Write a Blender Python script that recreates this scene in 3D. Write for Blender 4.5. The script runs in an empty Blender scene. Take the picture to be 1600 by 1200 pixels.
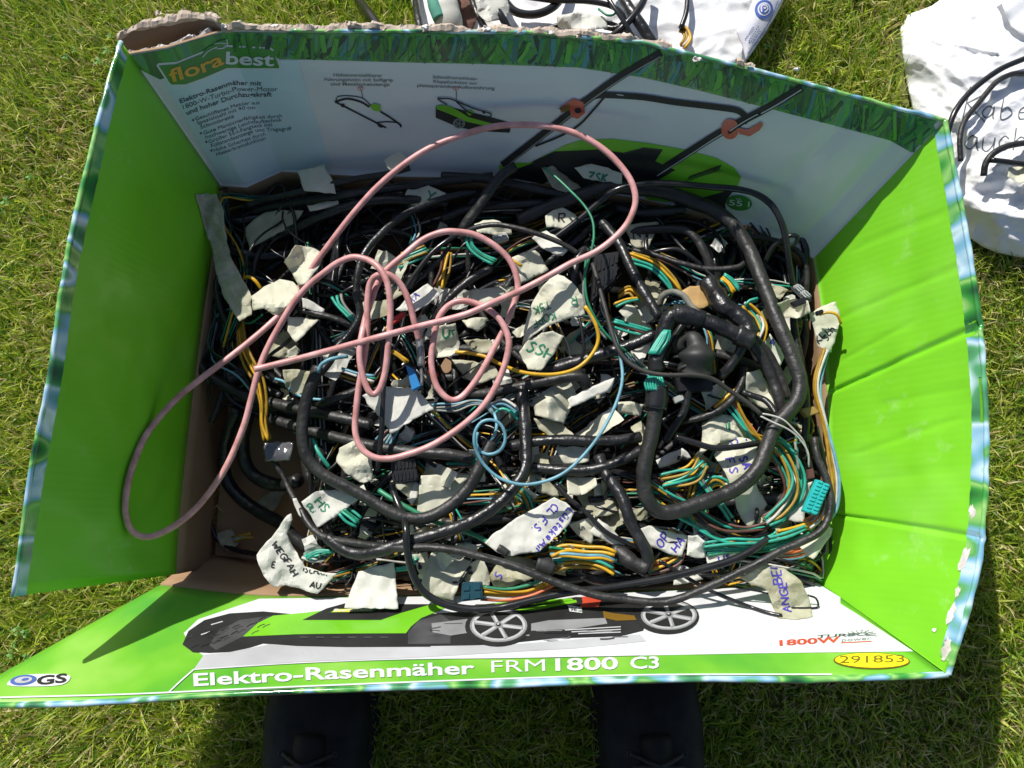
import bpy, bmesh, math, random
import numpy as np
from mathutils import Vector, Matrix, noise
from mathutils.bvhtree import BVHTree
from mathutils.geometry import tessellate_polygon

# ------------------------------------------------------------------ camera, sky, sun, exposure
scene = bpy.context.scene
random.seed(11)
rng = np.random.default_rng(11)
CAM_H, PITCH, FPX = 1.18, math.radians(10.0), 1250.0
cam_data = bpy.data.cameras.new('camera')
cam_data.sensor_fit = 'HORIZONTAL'
cam_data.sensor_width = 36.0
cam_data.lens = 36.0 * FPX / 1600.0
cam_data.clip_start = 0.02
cam_data.clip_end = 2000.0
cam = bpy.data.objects.new('camera', cam_data)
cam.location = (0, 0, CAM_H)
cam.rotation_euler = (PITCH, 0, 0)
scene.collection.objects.link(cam)
scene.camera = cam

SUN = Vector((-0.54, 1.02, 1.0)).normalized()
world = bpy.data.worlds.new('World')
scene.world = world
world.use_nodes = True
wn = world.node_tree.nodes
sky_node = wn.new('ShaderNodeTexSky')
sky_node.sky_type = 'NISHITA'
sky_node.sun_disc = False
sky_node.sun_elevation = math.asin(SUN.z)
sky_node.sun_rotation = math.atan2(SUN.x, SUN.y) % (2 * math.pi)
bg = wn['Background']
bg.inputs['Strength'].default_value = 0.095
world.node_tree.links.new(sky_node.outputs['Color'], bg.inputs['Color'])
sun_data = bpy.data.lights.new('sun', 'SUN')
sun_data.energy = 5.0
sun_data.angle = math.radians(0.53)
sun_data.color = (1.0, 0.965, 0.90)
sun = bpy.data.objects.new('sun', sun_data)
sun.rotation_euler = SUN.to_track_quat('Z', 'Y').to_euler()
sun.location = (-2, 4, 4)
scene.collection.objects.link(sun)
scene.view_settings.view_transform = 'Standard'
scene.view_settings.look = 'None'
scene.view_settings.exposure = 0.1
scene.view_settings.gamma = 1.0
scene.view_settings.use_curve_mapping = False

# ------------------------------------------------------------------ helpers
COL = scene.collection
SP, CP = math.sin(PITCH), math.cos(PITCH)
EYE = Vector((0, 0, CAM_H))

def ray(px, py):
    """direction in the place that was seen at a point measured on the photograph"""
    a, b = (px - 800.0) / FPX, (py - 600.0) / FPX
    return Vector((a, SP - b * CP, -CP - b * SP))

def W(px, py, z):
    d = ray(px, py)
    return EYE + d * ((z - CAM_H) / d.z)

def mpp(px, py, z):
    d = ray(px, py)
    return ((z - CAM_H) / d.z) / FPX          # metres per measured unit at that height

def put(name, verts, faces, mats, parent=None, mi=None, smooth=False, uv=None, label=None,
        cat=None, group=None, kind=None, base=None):
    v = np.asarray([tuple(p) for p in verts], dtype=np.float64)
    if base is None:
        base = Vector((v[:, 0].mean(), v[:, 1].mean(), v[:, 2].min())) if parent is None else Vector((0, 0, 0))
    v = v - np.array(base)
    me = bpy.data.meshes.new(name)
    me.from_pydata(v.tolist(), [], [tuple(f) for f in faces])
    for m in (mats if isinstance(mats, (list, tuple)) else [mats]):
        me.materials.append(m)
    if mi is not None:
        me.polygons.foreach_set('material_index', list(mi))
    if smooth:
        me.polygons.foreach_set('use_smooth', [True] * len(me.polygons))
    if uv is not None:
        lay = me.uv_layers.new(name='UVMap')
        li = np.zeros(len(me.loops), dtype=np.int32)
        me.loops.foreach_get('vertex_index', li)
        lay.data.foreach_set('uv', np.asarray(uv, dtype=np.float32)[li].ravel())
    me.update()
    o = bpy.data.objects.new(name, me)
    COL.objects.link(o)
    o.location = base
    hang(o, parent)
    tag_props(o, label, cat, group, kind)
    return o

def hang(o, parent):
    if parent is not None:
        o.parent = parent
        t = Vector(parent.location)
        if parent.parent is not None:
            t = t  # parts sit at the origin of their thing's space
        o.matrix_parent_inverse = Matrix.Translation(-WORLD_AT.get(parent.name, t))
    WORLD_AT[o.name] = Vector(o.location)

WORLD_AT = {}

def tag_props(o, label=None, cat=None, group=None, kind=None):
    if label: o['label'] = label
    if cat: o['category'] = cat
    if group: o['group'] = group
    if kind: o['kind'] = kind

def empty(name, loc, label=None, cat=None, group=None):
    o = bpy.data.objects.new(name, None)
    o.empty_display_size = 0.05
    COL.objects.link(o)
    o.location = loc
    WORLD_AT[o.name] = Vector(loc)
    tag_props(o, label, cat, group)
    return o

# ------------------------------------------------------------------ materials
MATS = {}
def mat(name, color, rough=0.5, var=0.0, var_scale=40.0, bump=0.0, bump_scale=200.0, coat=0.0,
        metallic=0.0, color2=None, spec=0.5, detail=4.0, coat_rough=0.08, bump_dist=0.001):
    if name in MATS: return MATS[name]
    m = bpy.data.materials.new(name)
    m.use_nodes = True
    nt = m.node_tree; N = nt.nodes; L = nt.links
    b = N['Principled BSDF']
    b.inputs['Base Color'].default_value = (*color, 1)
    b.inputs['Roughness'].default_value = rough
    b.inputs['Metallic'].default_value = metallic
    b.inputs['Specular IOR Level'].default_value = spec
    b.inputs['Coat Weight'].default_value = coat
    b.inputs['Coat Roughness'].default_value = coat_rough
    tc = N.new('ShaderNodeTexCoord')
    if var > 0 or color2 is not None:
        nz = N.new('ShaderNodeTexNoise')
        nz.inputs['Scale'].default_value = var_scale
        nz.inputs['Detail'].default_value = detail
        nz.inputs['Roughness'].default_value = 0.6
        L.new(tc.outputs['Object'], nz.inputs['Vector'])
        r = N.new('ShaderNodeValToRGB')
        c2 = color2 if color2 is not None else tuple(c * (1 - var) for c in color)
        r.color_ramp.elements[0].position = 0.34
        r.color_ramp.elements[1].position = 0.66
        r.color_ramp.elements[0].color = (*c2, 1)
        r.color_ramp.elements[1].color = (*color, 1)
        L.new(nz.outputs['Fac'], r.inputs['Fac'])
        L.new(r.outputs['Color'], b.inputs['Base Color'])
    if bump > 0:
        n2 = N.new('ShaderNodeTexNoise')
        n2.inputs['Scale'].default_value = bump_scale
        n2.inputs['Detail'].default_value = 3.0
        L.new(tc.outputs['Object'], n2.inputs['Vector'])
        bp = N.new('ShaderNodeBump')
        bp.inputs['Strength'].default_value = bump
        bp.inputs['Distance'].default_value = bump_dist
        L.new(n2.outputs['Fac'], bp.inputs['Height'])
        L.new(bp.outputs['Normal'], b.inputs['Normal'])
    MATS[name] = m
    return m

def taped(name, color, rough, wraps, gloss_var=0.25):
    """harness wrapped in tape: overlapping turns of tape give a slanted ridge every few millimetres"""
    m = bpy.data.materials.new(name)
    m.use_nodes = True
    nt = m.node_tree; N = nt.nodes; L = nt.links
    b = N['Principled BSDF']
    uv = N.new('ShaderNodeUVMap'); uv.uv_map = 'UVMap'
    mp = N.new('ShaderNodeMapping')
    mp.inputs['Scale'].default_value = (1.0, wraps, 1.0)
    L.new(uv.outputs['UV'], mp.inputs['Vector'])
    sx = N.new('ShaderNodeSeparateXYZ'); L.new(mp.outputs['Vector'], sx.inputs['Vector'])
    ns = N.new('ShaderNodeTexNoise'); ns.inputs['Scale'].default_value = 30.0
    tc = N.new('ShaderNodeTexCoord'); L.new(tc.outputs['Object'], ns.inputs['Vector'])
    ad = N.new('ShaderNodeMath'); ad.operation = 'ADD'
    L.new(sx.outputs['X'], ad.inputs[0]); L.new(sx.outputs['Y'], ad.inputs[1])
    ad2 = N.new('ShaderNodeMath'); ad2.operation = 'MULTIPLY_ADD'
    L.new(ns.outputs['Fac'], ad2.inputs[0]); ad2.inputs[1].default_value = 1.6
    L.new(ad.outputs[0], ad2.inputs[2])
    fr = N.new('ShaderNodeMath'); fr.operation = 'FRACT'; L.new(ad2.outputs[0], fr.inputs[0])
    n2 = N.new('ShaderNodeTexNoise'); n2.inputs['Scale'].default_value = 120.0
    n2.inputs['Detail'].default_value = 3.0
    L.new(tc.outputs['Object'], n2.inputs['Vector'])
    mx = N.new('ShaderNodeMath'); mx.operation = 'MULTIPLY_ADD'
    L.new(n2.outputs['Fac'], mx.inputs[0]); mx.inputs[1].default_value = 1.05
    L.new(fr.outputs[0], mx.inputs[2])
    bp = N.new('ShaderNodeBump'); bp.inputs['Strength'].default_value = 0.8
    bp.inputs['Distance'].default_value = 0.0016
    L.new(mx.outputs[0], bp.inputs['Height']); L.new(bp.outputs['Normal'], b.inputs['Normal'])
    n3 = N.new('ShaderNodeTexNoise'); n3.inputs['Scale'].default_value = 35.0
    n3.inputs['Detail'].default_value = 5.0
    L.new(tc.outputs['Object'], n3.inputs['Vector'])
    r = N.new('ShaderNodeValToRGB')
    r.color_ramp.elements[0].position = 0.35; r.color_ramp.elements[1].position = 0.72
    r.color_ramp.elements[0].color = (*color, 1)
    r.color_ramp.elements[1].color = (*[min(1, c * 2.2 + 0.006) for c in color], 1)
    L.new(n3.outputs['Fac'], r.inputs['Fac']); L.new(r.outputs['Color'], b.inputs['Base Color'])
    mr = N.new('ShaderNodeMapRange')
    mr.inputs['To Min'].default_value = max(0.05, rough - gloss_var * 0.5)
    mr.inputs['To Max'].default_value = rough + gloss_var
    L.new(n3.outputs['Fac'], mr.inputs['Value']); L.new(mr.outputs['Result'], b.inputs['Roughness'])
    MATS[name] = m
    return m

TAPE = taped('black_pvc_tape', (0.009, 0.009, 0.0095), 0.29, 55.0)
CLOTH_TAPE = taped('black_cloth_tape', (0.013, 0.0125, 0.012), 0.42, 80.0)
TUBE = mat('black_pvc_tube', (0.012, 0.012, 0.013), 0.24, var=0.0, bump=0.15, bump_scale=120, color2=(0.02, 0.02, 0.021))
RUBBER = mat('black_rubber', (0.016, 0.016, 0.016), 0.55, bump=0.2, bump_scale=150, color2=(0.03, 0.03, 0.029))
CORD = mat('grey_brown_cord', (0.045, 0.04, 0.036), 0.6, color2=(0.025, 0.022, 0.02), bump=0.2)
PINK = mat('pink_sheath', (0.74, 0.385, 0.375), 0.38, color2=(0.46, 0.20, 0.185), var_scale=48, bump=0.2, bump_scale=90, detail=8)
BLUEW = mat('blue_wire', (0.17, 0.40, 0.50), 0.4, var=0.35, var_scale=60)
TEALW = mat('teal_wire', (0.04, 0.42, 0.30), 0.38, var=0.35, var_scale=60)
GREENW = mat('green_wire', (0.03, 0.26, 0.13), 0.4, var=0.35, var_scale=60)
DGREENW = mat('dark_green_wire', (0.02, 0.12, 0.07), 0.4, var=0.35, var_scale=60)
YELW = mat('yellow_wire', (0.72, 0.40, 0.015), 0.4, var=0.3, var_scale=60)
OCHW = mat('ochre_wire', (0.42, 0.25, 0.02), 0.45, var=0.4, var_scale=60)
ORW = mat('orange_wire', (0.70, 0.17, 0.05), 0.4, var=0.3, var_scale=60)
BROWNW = mat('brown_wire', (0.14, 0.06, 0.045), 0.45, var=0.4, var_scale=60)
WHITEW = mat('white_wire', (0.62, 0.60, 0.55), 0.4, var=0.3, var_scale=60)
GREYW = mat('grey_wire', (0.24, 0.25, 0.22), 0.45, var=0.3, var_scale=60)
BLACKW = mat('black_wire', (0.014, 0.014, 0.014), 0.3, var=0.3, var_scale=60)
REDP = mat('red_plastic', (0.60, 0.03, 0.025), 0.35, var=0.25, var_scale=80)
BLUEP = mat('blue_plastic', (0.03, 0.22, 0.52), 0.3, var=0.15, var_scale=80)
TEALP = mat('teal_plastic', (0.03, 0.47, 0.46), 0.35, var=0.15, var_scale=80)
DTEALP = mat('dark_teal_plastic', (0.02, 0.075, 0.10), 0.3, var=0.3, var_scale=80)
BLACKP = mat('black_plastic', (0.016, 0.016, 0.017), 0.35, var=0.3, var_scale=90, bump=0.1)
GREYP = mat('grey_metal_plug', (0.40, 0.40, 0.40), 0.3, metallic=0.7, var=0.4, var_scale=90)
PALEP = mat('pale_grey_plastic', (0.46, 0.47, 0.45), 0.4, var=0.35, var_scale=90)
AMBERP = mat('amber_plastic', (0.40, 0.27, 0.07), 0.4, var=0.4, var_scale=90)
CREAM = mat('masking_tape', (0.80, 0.79, 0.66), 0.6, color2=(0.69, 0.67, 0.52), var_scale=22, bump=0.08, bump_scale=300, detail=7)
CREAM_D = mat('grubby_shaded_tape', (0.66, 0.64, 0.49), 0.66, color2=(0.38, 0.36, 0.22), var_scale=30, bump=0.2, bump_scale=300, detail=7)  # grubby tape; its darker tone also paints shade into tags lying in shade
CREAM_W = mat('white_paper_tape', (0.80, 0.79, 0.73), 0.6, color2=(0.74, 0.73, 0.66), var_scale=22, bump=0.14, bump_scale=300, detail=6)
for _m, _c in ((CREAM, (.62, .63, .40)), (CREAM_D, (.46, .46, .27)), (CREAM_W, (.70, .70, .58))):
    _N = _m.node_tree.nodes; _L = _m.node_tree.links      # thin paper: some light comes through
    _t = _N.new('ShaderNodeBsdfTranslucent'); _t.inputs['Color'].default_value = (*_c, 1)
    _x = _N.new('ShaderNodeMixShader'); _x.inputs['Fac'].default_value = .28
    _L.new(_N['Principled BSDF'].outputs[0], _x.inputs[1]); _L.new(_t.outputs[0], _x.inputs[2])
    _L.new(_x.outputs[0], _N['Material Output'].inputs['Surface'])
SILVER = mat('silver_black_foil', (0.10, 0.10, 0.105), 0.16, bump=0.6, bump_scale=70, spec=0.9)
KRAFT = mat('kraft_board', (0.36, 0.225, 0.125), 0.8, color2=(0.29, 0.175, 0.095), var_scale=14, bump=0.25, bump_scale=260, detail=7)
KRAFT_SCRAP = mat('kraft_scrap', (0.50, 0.33, 0.13), 0.75, color2=(0.36, 0.21, 0.07), var_scale=30, bump=0.3)
TORN = mat('torn_board_fibre', (0.60, 0.50, 0.41), 0.9, color2=(0.38, 0.30, 0.235), var_scale=55, bump=0.7, bump_scale=220, detail=8)
TORN_W = mat('torn_white_paper', (0.74, 0.72, 0.70), 0.85, color2=(0.50, 0.45, 0.41), var_scale=70, bump=0.6, bump_scale=220, detail=8)
INK_G = mat('green_marker', (0.015, 0.19, 0.09), 0.6)
INK_B = mat('blue_marker', (0.055, 0.04, 0.36), 0.6)
INK_K = mat('black_marker', (0.02, 0.02, 0.022), 0.6)
INK_D = mat('grey_pen', (0.10, 0.12, 0.13), 0.6)

# ------------------------------------------------------------------ surface builders
def catmull(pts, step):
    pts = [np.array(p, dtype=float) for p in pts]
    if len(pts) == 2:
        n = max(2, int(np.linalg.norm(pts[1] - pts[0]) / step) + 1)
        return [pts[0] + (pts[1] - pts[0]) * t for t in np.linspace(0, 1, n)]
    P = [2 * pts[0] - pts[1]] + pts + [2 * pts[-1] - pts[-2]]
    out = []
    for i in range(1, len(P) - 2):
        p0, p1, p2, p3 = P[i - 1], P[i], P[i + 1], P[i + 2]
        d = np.linalg.norm(p2 - p1)
        n = max(2, int(d / step) + 1)
        for k in range(n):
            t = k / n
            out.append(0.5 * ((2 * p1) + (-p0 + p2) * t + (2 * p0 - 5 * p1 + 4 * p2 - p3) * t * t
                              + (-p0 + 3 * p1 - 3 * p2 + p3) * t ** 3))
    out.append(pts[-1])
    return out

def tube_geo(pts, rad, sides=8, wob=0.0, seed=0.0):
    pts = np.array([tuple(p) for p in pts], dtype=float)
    n = len(pts)
    tan = np.gradient(pts, axis=0)
    tan /= np.maximum(np.linalg.norm(tan, axis=1), 1e-9)[:, None]
    ref = np.array([0, 0, 1.0]) if abs(tan[0][2]) < 0.9 else np.array([1.0, 0, 0])
    u = np.cross(tan[0], ref); u /= np.linalg.norm(u)
    verts, uvs = [], []
    length = 0.0
    ang = np.arange(sides) * 2 * math.pi / sides
    for i in range(n):
        u = u - tan[i] * np.dot(u, tan[i]); u /= max(np.linalg.norm(u), 1e-9)
        w = np.cross(tan[i], u)
        if i: length += float(np.linalg.norm(pts[i] - pts[i - 1]))
        r = rad if not callable(rad) else rad(i / (n - 1))
        if wob: r *= 1 + wob * noise.noise((length * 45, seed, 3.1)) + 0.5 * wob * noise.noise((length * 130, seed, 9.1))
        ring = pts[i] + r * (np.cos(ang)[:, None] * u + np.sin(ang)[:, None] * w)
        verts.extend(ring.tolist())
        uvs.extend([(abs(2 * k / sides - 1), length) for k in range(sides)])
    faces = []
    for i in range(n - 1):
        a, b = i * sides, (i + 1) * sides
        for k in range(sides):
            k2 = (k + 1) % sides
            faces.append((a + k, a + k2, b + k2, b + k))
    faces.append(tuple(range(sides - 1, -1, -1)))
    faces.append(tuple((n - 1) * sides + k for k in range(sides)))
    return verts, faces, uvs

PANELS = []      # BVH of the four printed walls, filled below
def wall_height(px, py):
    d = ray(px, py); best = None
    for b in PANELS:
        h = b.ray_cast(EYE, d)
        if h[0] is not None and (best is None or h[0].z > best): best = h[0].z
    return best

def lay(pts, r, clamp=True):
    """points (px, py, z) -> the place, kept just in front of the printed walls"""
    out = []
    for x, y, z in pts:
        h = wall_height(x, y) if clamp else None
        if h is not None: z = max(z, h + r + 0.003)
        out.append(W(x, y, z))
    return out

def cable(name, label, hw, m, pts, z=None, cat='cable', group=None, parent=None, sides=9, wob=0.07, step=6.0, clamp=True):
    """pts: (x, y) or (x, y, z) measured on the photograph; hw: half its width there"""
    p3 = [(p[0], p[1], (p[2] if len(p) > 2 else z)) for p in pts]
    scaled = [(p[0], p[1], p[2] * 1000) for p in p3]
    sm = [(q[0], q[1], q[2] / 1000) for q in catmull(scaled, step)]
    r = hw * mpp(*p3[len(p3) // 2])
    v, f, uv = tube_geo(lay(sm, r, clamp), r, sides, wob, seed=hw + p3[0][0])
    return put(name, v, f, m, parent, smooth=True, uv=uv, label=label, cat=cat, group=group)

def bundle(label, pts, z, spread, cols, hw=2.4, cat='wire bundle', group='loose wire bundles in the carton', name='wire_bundle', twist=0.6, rise=0.5):
    p3 = [(p[0], p[1], (p[2] if len(p) > 2 else z)) for p in pts]
    c = W(*p3[len(p3) // 2])
    root = empty(name, (c.x, c.y, c.z - 0.01), label, cat, group)
    n = len(cols)
    for i, m in enumerate(cols):
        o1 = (i - (n - 1) / 2) / max(1, (n - 1) / 2) if n > 1 else 0.0
        ph = random.random() * 6.3
        q = []
        for k, p in enumerate(p3):
            a = p3[max(0, k - 1)]; b = p3[min(len(p3) - 1, k + 1)]
            dx, dy = b[0] - a[0], b[1] - a[1]; l = math.hypot(dx, dy) or 1
            off = spread * (o1 * (0.85 + 0.3 * math.sin(ph + k)) + 0.16 * math.sin(ph * 2 + k * 1.7))
            zz = p[2] + 0.001 * spread * rise * math.cos(ph * 3 + k * twist)
            q.append((p[0] - dy / l * off + random.uniform(-3, 3) * (k in (0, len(p3) - 1)),
                      p[1] + dx / l * off, zz * 1000))
        sm = [(s[0], s[1], s[2] / 1000) for s in catmull(q, 7.0)]
        r = hw * mpp(*p3[0])
        v, f, uv = tube_geo(lay(sm, r, p3[0][1] > 60), r, 6)
        put('wire', v, f, m, root, smooth=True, uv=uv)
    return root

def fill_poly(poly, edge):
    """triangulated, evenly subdivided flat polygon (list of 2-D points)"""
    bm = bmesh.new()
    vs = [bm.verts.new((p[0], p[1], 0)) for p in poly]
    try:
        f = bm.faces.new(vs)
    except ValueError:
        bm.free(); return [], []
    bmesh.ops.triangulate(bm, faces=[f])
    for _ in range(7):
        long = [e for e in bm.edges if e.calc_length() > edge]
        if not long: break
        bmesh.ops.subdivide_edges(bm, edges=long, cuts=1)
        bmesh.ops.triangulate(bm, faces=[f for f in bm.faces if len(f.verts) > 3])
    for e_ in range(2):
        bmesh.ops.beautify_fill(bm, faces=bm.faces[:], edges=[e for e in bm.edges if not e.is_boundary])
    bm.verts.index_update()
    v = [(a.co.x, a.co.y) for a in bm.verts]
    fs = [[a.index for a in f.verts] for f in bm.faces]
    bm.free()
    return v, fs

def orient_up(v, f):
    out = []
    for t in f:
        a, b, c = (Vector(v[i]) for i in t[:3])
        nrm = (b - a).cross(c - a)
        out.append(list(t) if nrm.dot(EYE - a) > 0 else list(t)[::-1])
    return out

def on_surface(bvh, px, py, lift):
    h = bvh.ray_cast(EYE, ray(px, py))
    if h[0] is None:
        return None
    nrm = h[1]
    if nrm.dot(EYE - h[0]) < 0: nrm = -nrm
    return h[0] + nrm * lift

def smooth_poly(poly, n=3):
    """round the corners of a closed outline a little"""
    for _ in range(n):
        out = []
        for i in range(len(poly)):
            a, b = poly[i], poly[(i + 1) % len(poly)]
            out.append((a[0] * .78 + b[0] * .22, a[1] * .78 + b[1] * .22))
            out.append((a[0] * .22 + b[0] * .78, a[1] * .22 + b[1] * .78))
        poly = out
    return poly

class Print:
    """flat ink printed or written on a surface: collects shapes, links ONE mesh"""
    def __init__(self, bvh):
        self.b = bvh; self.v = []; self.f = []; self.mi = []; self.m = []
    def slot(self, m):
        if m not in self.m: self.m.append(m)
        return self.m.index(m)
    def poly(self, pts, m, lift=0.0006, edge=14.0):
        v, f = fill_poly(pts, edge)
        q = [on_surface(self.b, x, y, lift) for x, y in v]
        self._add(q, f, m)
    def _add(self, q, f, m):
        base = len(self.v); s = self.slot(m); idx = {}
        for i, p in enumerate(q):
            if p is not None:
                idx[i] = len(self.v); self.v.append(p)
        for t in f:
            if all(i in idx for i in t):
                tt = [idx[i] for i in t]
                a, b, c = (Vector(self.v[i]) for i in tt[:3])
                if (b - a).cross(c - a).dot(EYE - a) < 0: tt = tt[::-1]
                self.f.append(tt); self.mi.append(s)
    def ellipse(self, cx, cy, rx, ry, m, lift=0.0006, n=28, rot=0.0, edge=10.0):
        c, s = math.cos(rot), math.sin(rot)
        pts = [(cx + rx * math.cos(t) * c - ry * math.sin(t) * s, cy + rx * math.cos(t) * s + ry * math.sin(t) * c)
               for t in [2 * math.pi * k / n for k in range(n)]]
        self.poly(pts, m, lift, edge)
    def stroke(self, pts, hw, m, lift=0.0006, step=4.0, curve=True):
        p = catmull(pts, step) if curve else sum([catmull([pts[i], pts[i + 1]], step)[: None] for i in range(len(pts) - 1)], [])
        p = np.array(p)[:, :2]
        keep = [0] + [i for i in range(1, len(p)) if np.linalg.norm(p[i] - p[i - 1]) > 1e-4]
        p = p[keep]
        if len(p) < 2: return
        t = np.gradient(p, axis=0); t /= np.maximum(np.linalg.norm(t, axis=1), 1e-9)[:, None]
        nrm = np.stack([-t[:, 1], t[:, 0]], 1) * hw
        q = []
        for a, b in zip(p + nrm, p - nrm):
            q += [on_surface(self.b, a[0], a[1], lift), on_surface(self.b, b[0], b[1], lift)]
        f = [(2 * i, 2 * i + 1, 2 * i + 3, 2 * i + 2) for i in range(len(p) - 1)]
        self._add(q, f, m)
    def text(self, s, base, height, m, lift=0.0008, bold=0.0, slant=0.0, up=None):
        """printed lettering along a baseline (list of points) with the given capital height"""
        v, f, wd = letters(s, bold)
        b = [np.array(p, float) for p in base]
        seg = [np.linalg.norm(b[i + 1] - b[i]) for i in range(len(b) - 1)]
        tot = sum(seg); q = []
        for x, y in v:
            d = x / wd * tot; i = 0
            while i < len(seg) - 1 and d > seg[i]: d -= seg[i]; i += 1
            t = (b[i + 1] - b[i]) / seg[i]
            u = np.array(up, float) if up is not None else np.array([t[1], -t[0]])
            p = b[i] + t * (d + slant * y * height) + u * y * height
            q.append(on_surface(self.b, p[0], p[1], lift))
        self._add(q, f, m)
    def hand(self, s, origin, size, ang, m, hw=1.1, lift=0.0006, gap=0.25, jit=0.05, mirror=False):
        """marker handwriting, one stroke at a time"""
        c, sn = math.cos(ang), math.sin(ang); x0 = 0.0
        for ch in s:
            if ch == ' ': x0 += 0.6; continue
            wdt, strokes = GLYPH[ch]
            jr = random.uniform(-.08, .08)
            for st in strokes:
                pts = []
                for (gx, gy) in st:
                    X = (x0 + gx * wdt + random.uniform(-jit, jit) + gy * .12) * size
                    Y = -(gy + random.uniform(-jit, jit) + jr) * size
                    pts.append((origin[0] + X * c - Y * sn, origin[1] + X * sn + Y * c))
                self.stroke(pts, hw, m, lift, step=2.5, curve=len(pts) > 3)
            x0 += wdt + gap
    def link(self, name, parent, label=None):
        if not self.f: return None
        return put(name, self.v, self.f, self.m, parent, mi=self.mi, label=label)

LET = {}
def letters(s, bold):
    key = (s, bold)
    if key not in LET:
        cu = bpy.data.curves.new('lettering', 'FONT')
        cu.body = s; cu.dimensions = '2D'; cu.fill_mode = 'BOTH'; cu.offset = bold; cu.resolution_u = 3
        ob = bpy.data.objects.new('lettering', cu)
        COL.objects.link(ob)
        bpy.context.view_layer.update()
        me = bpy.data.meshes.new_from_object(ob.evaluated_get(bpy.context.evaluated_depsgraph_get()))
        v = np.array([x.co[:2] for x in me.vertices]); f = [list(p.vertices) for p in me.polygons]
        x0 = v[:, 0].min(); v[:, 0] -= x0
        wd = v[:, 0].max(); v[:, 1] /= 0.69
        bpy.data.objects.remove(ob); bpy.data.meshes.remove(me); bpy.data.curves.remove(cu)
        LET[key] = (v.tolist(), f, wd)
    return LET[key]

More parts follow.
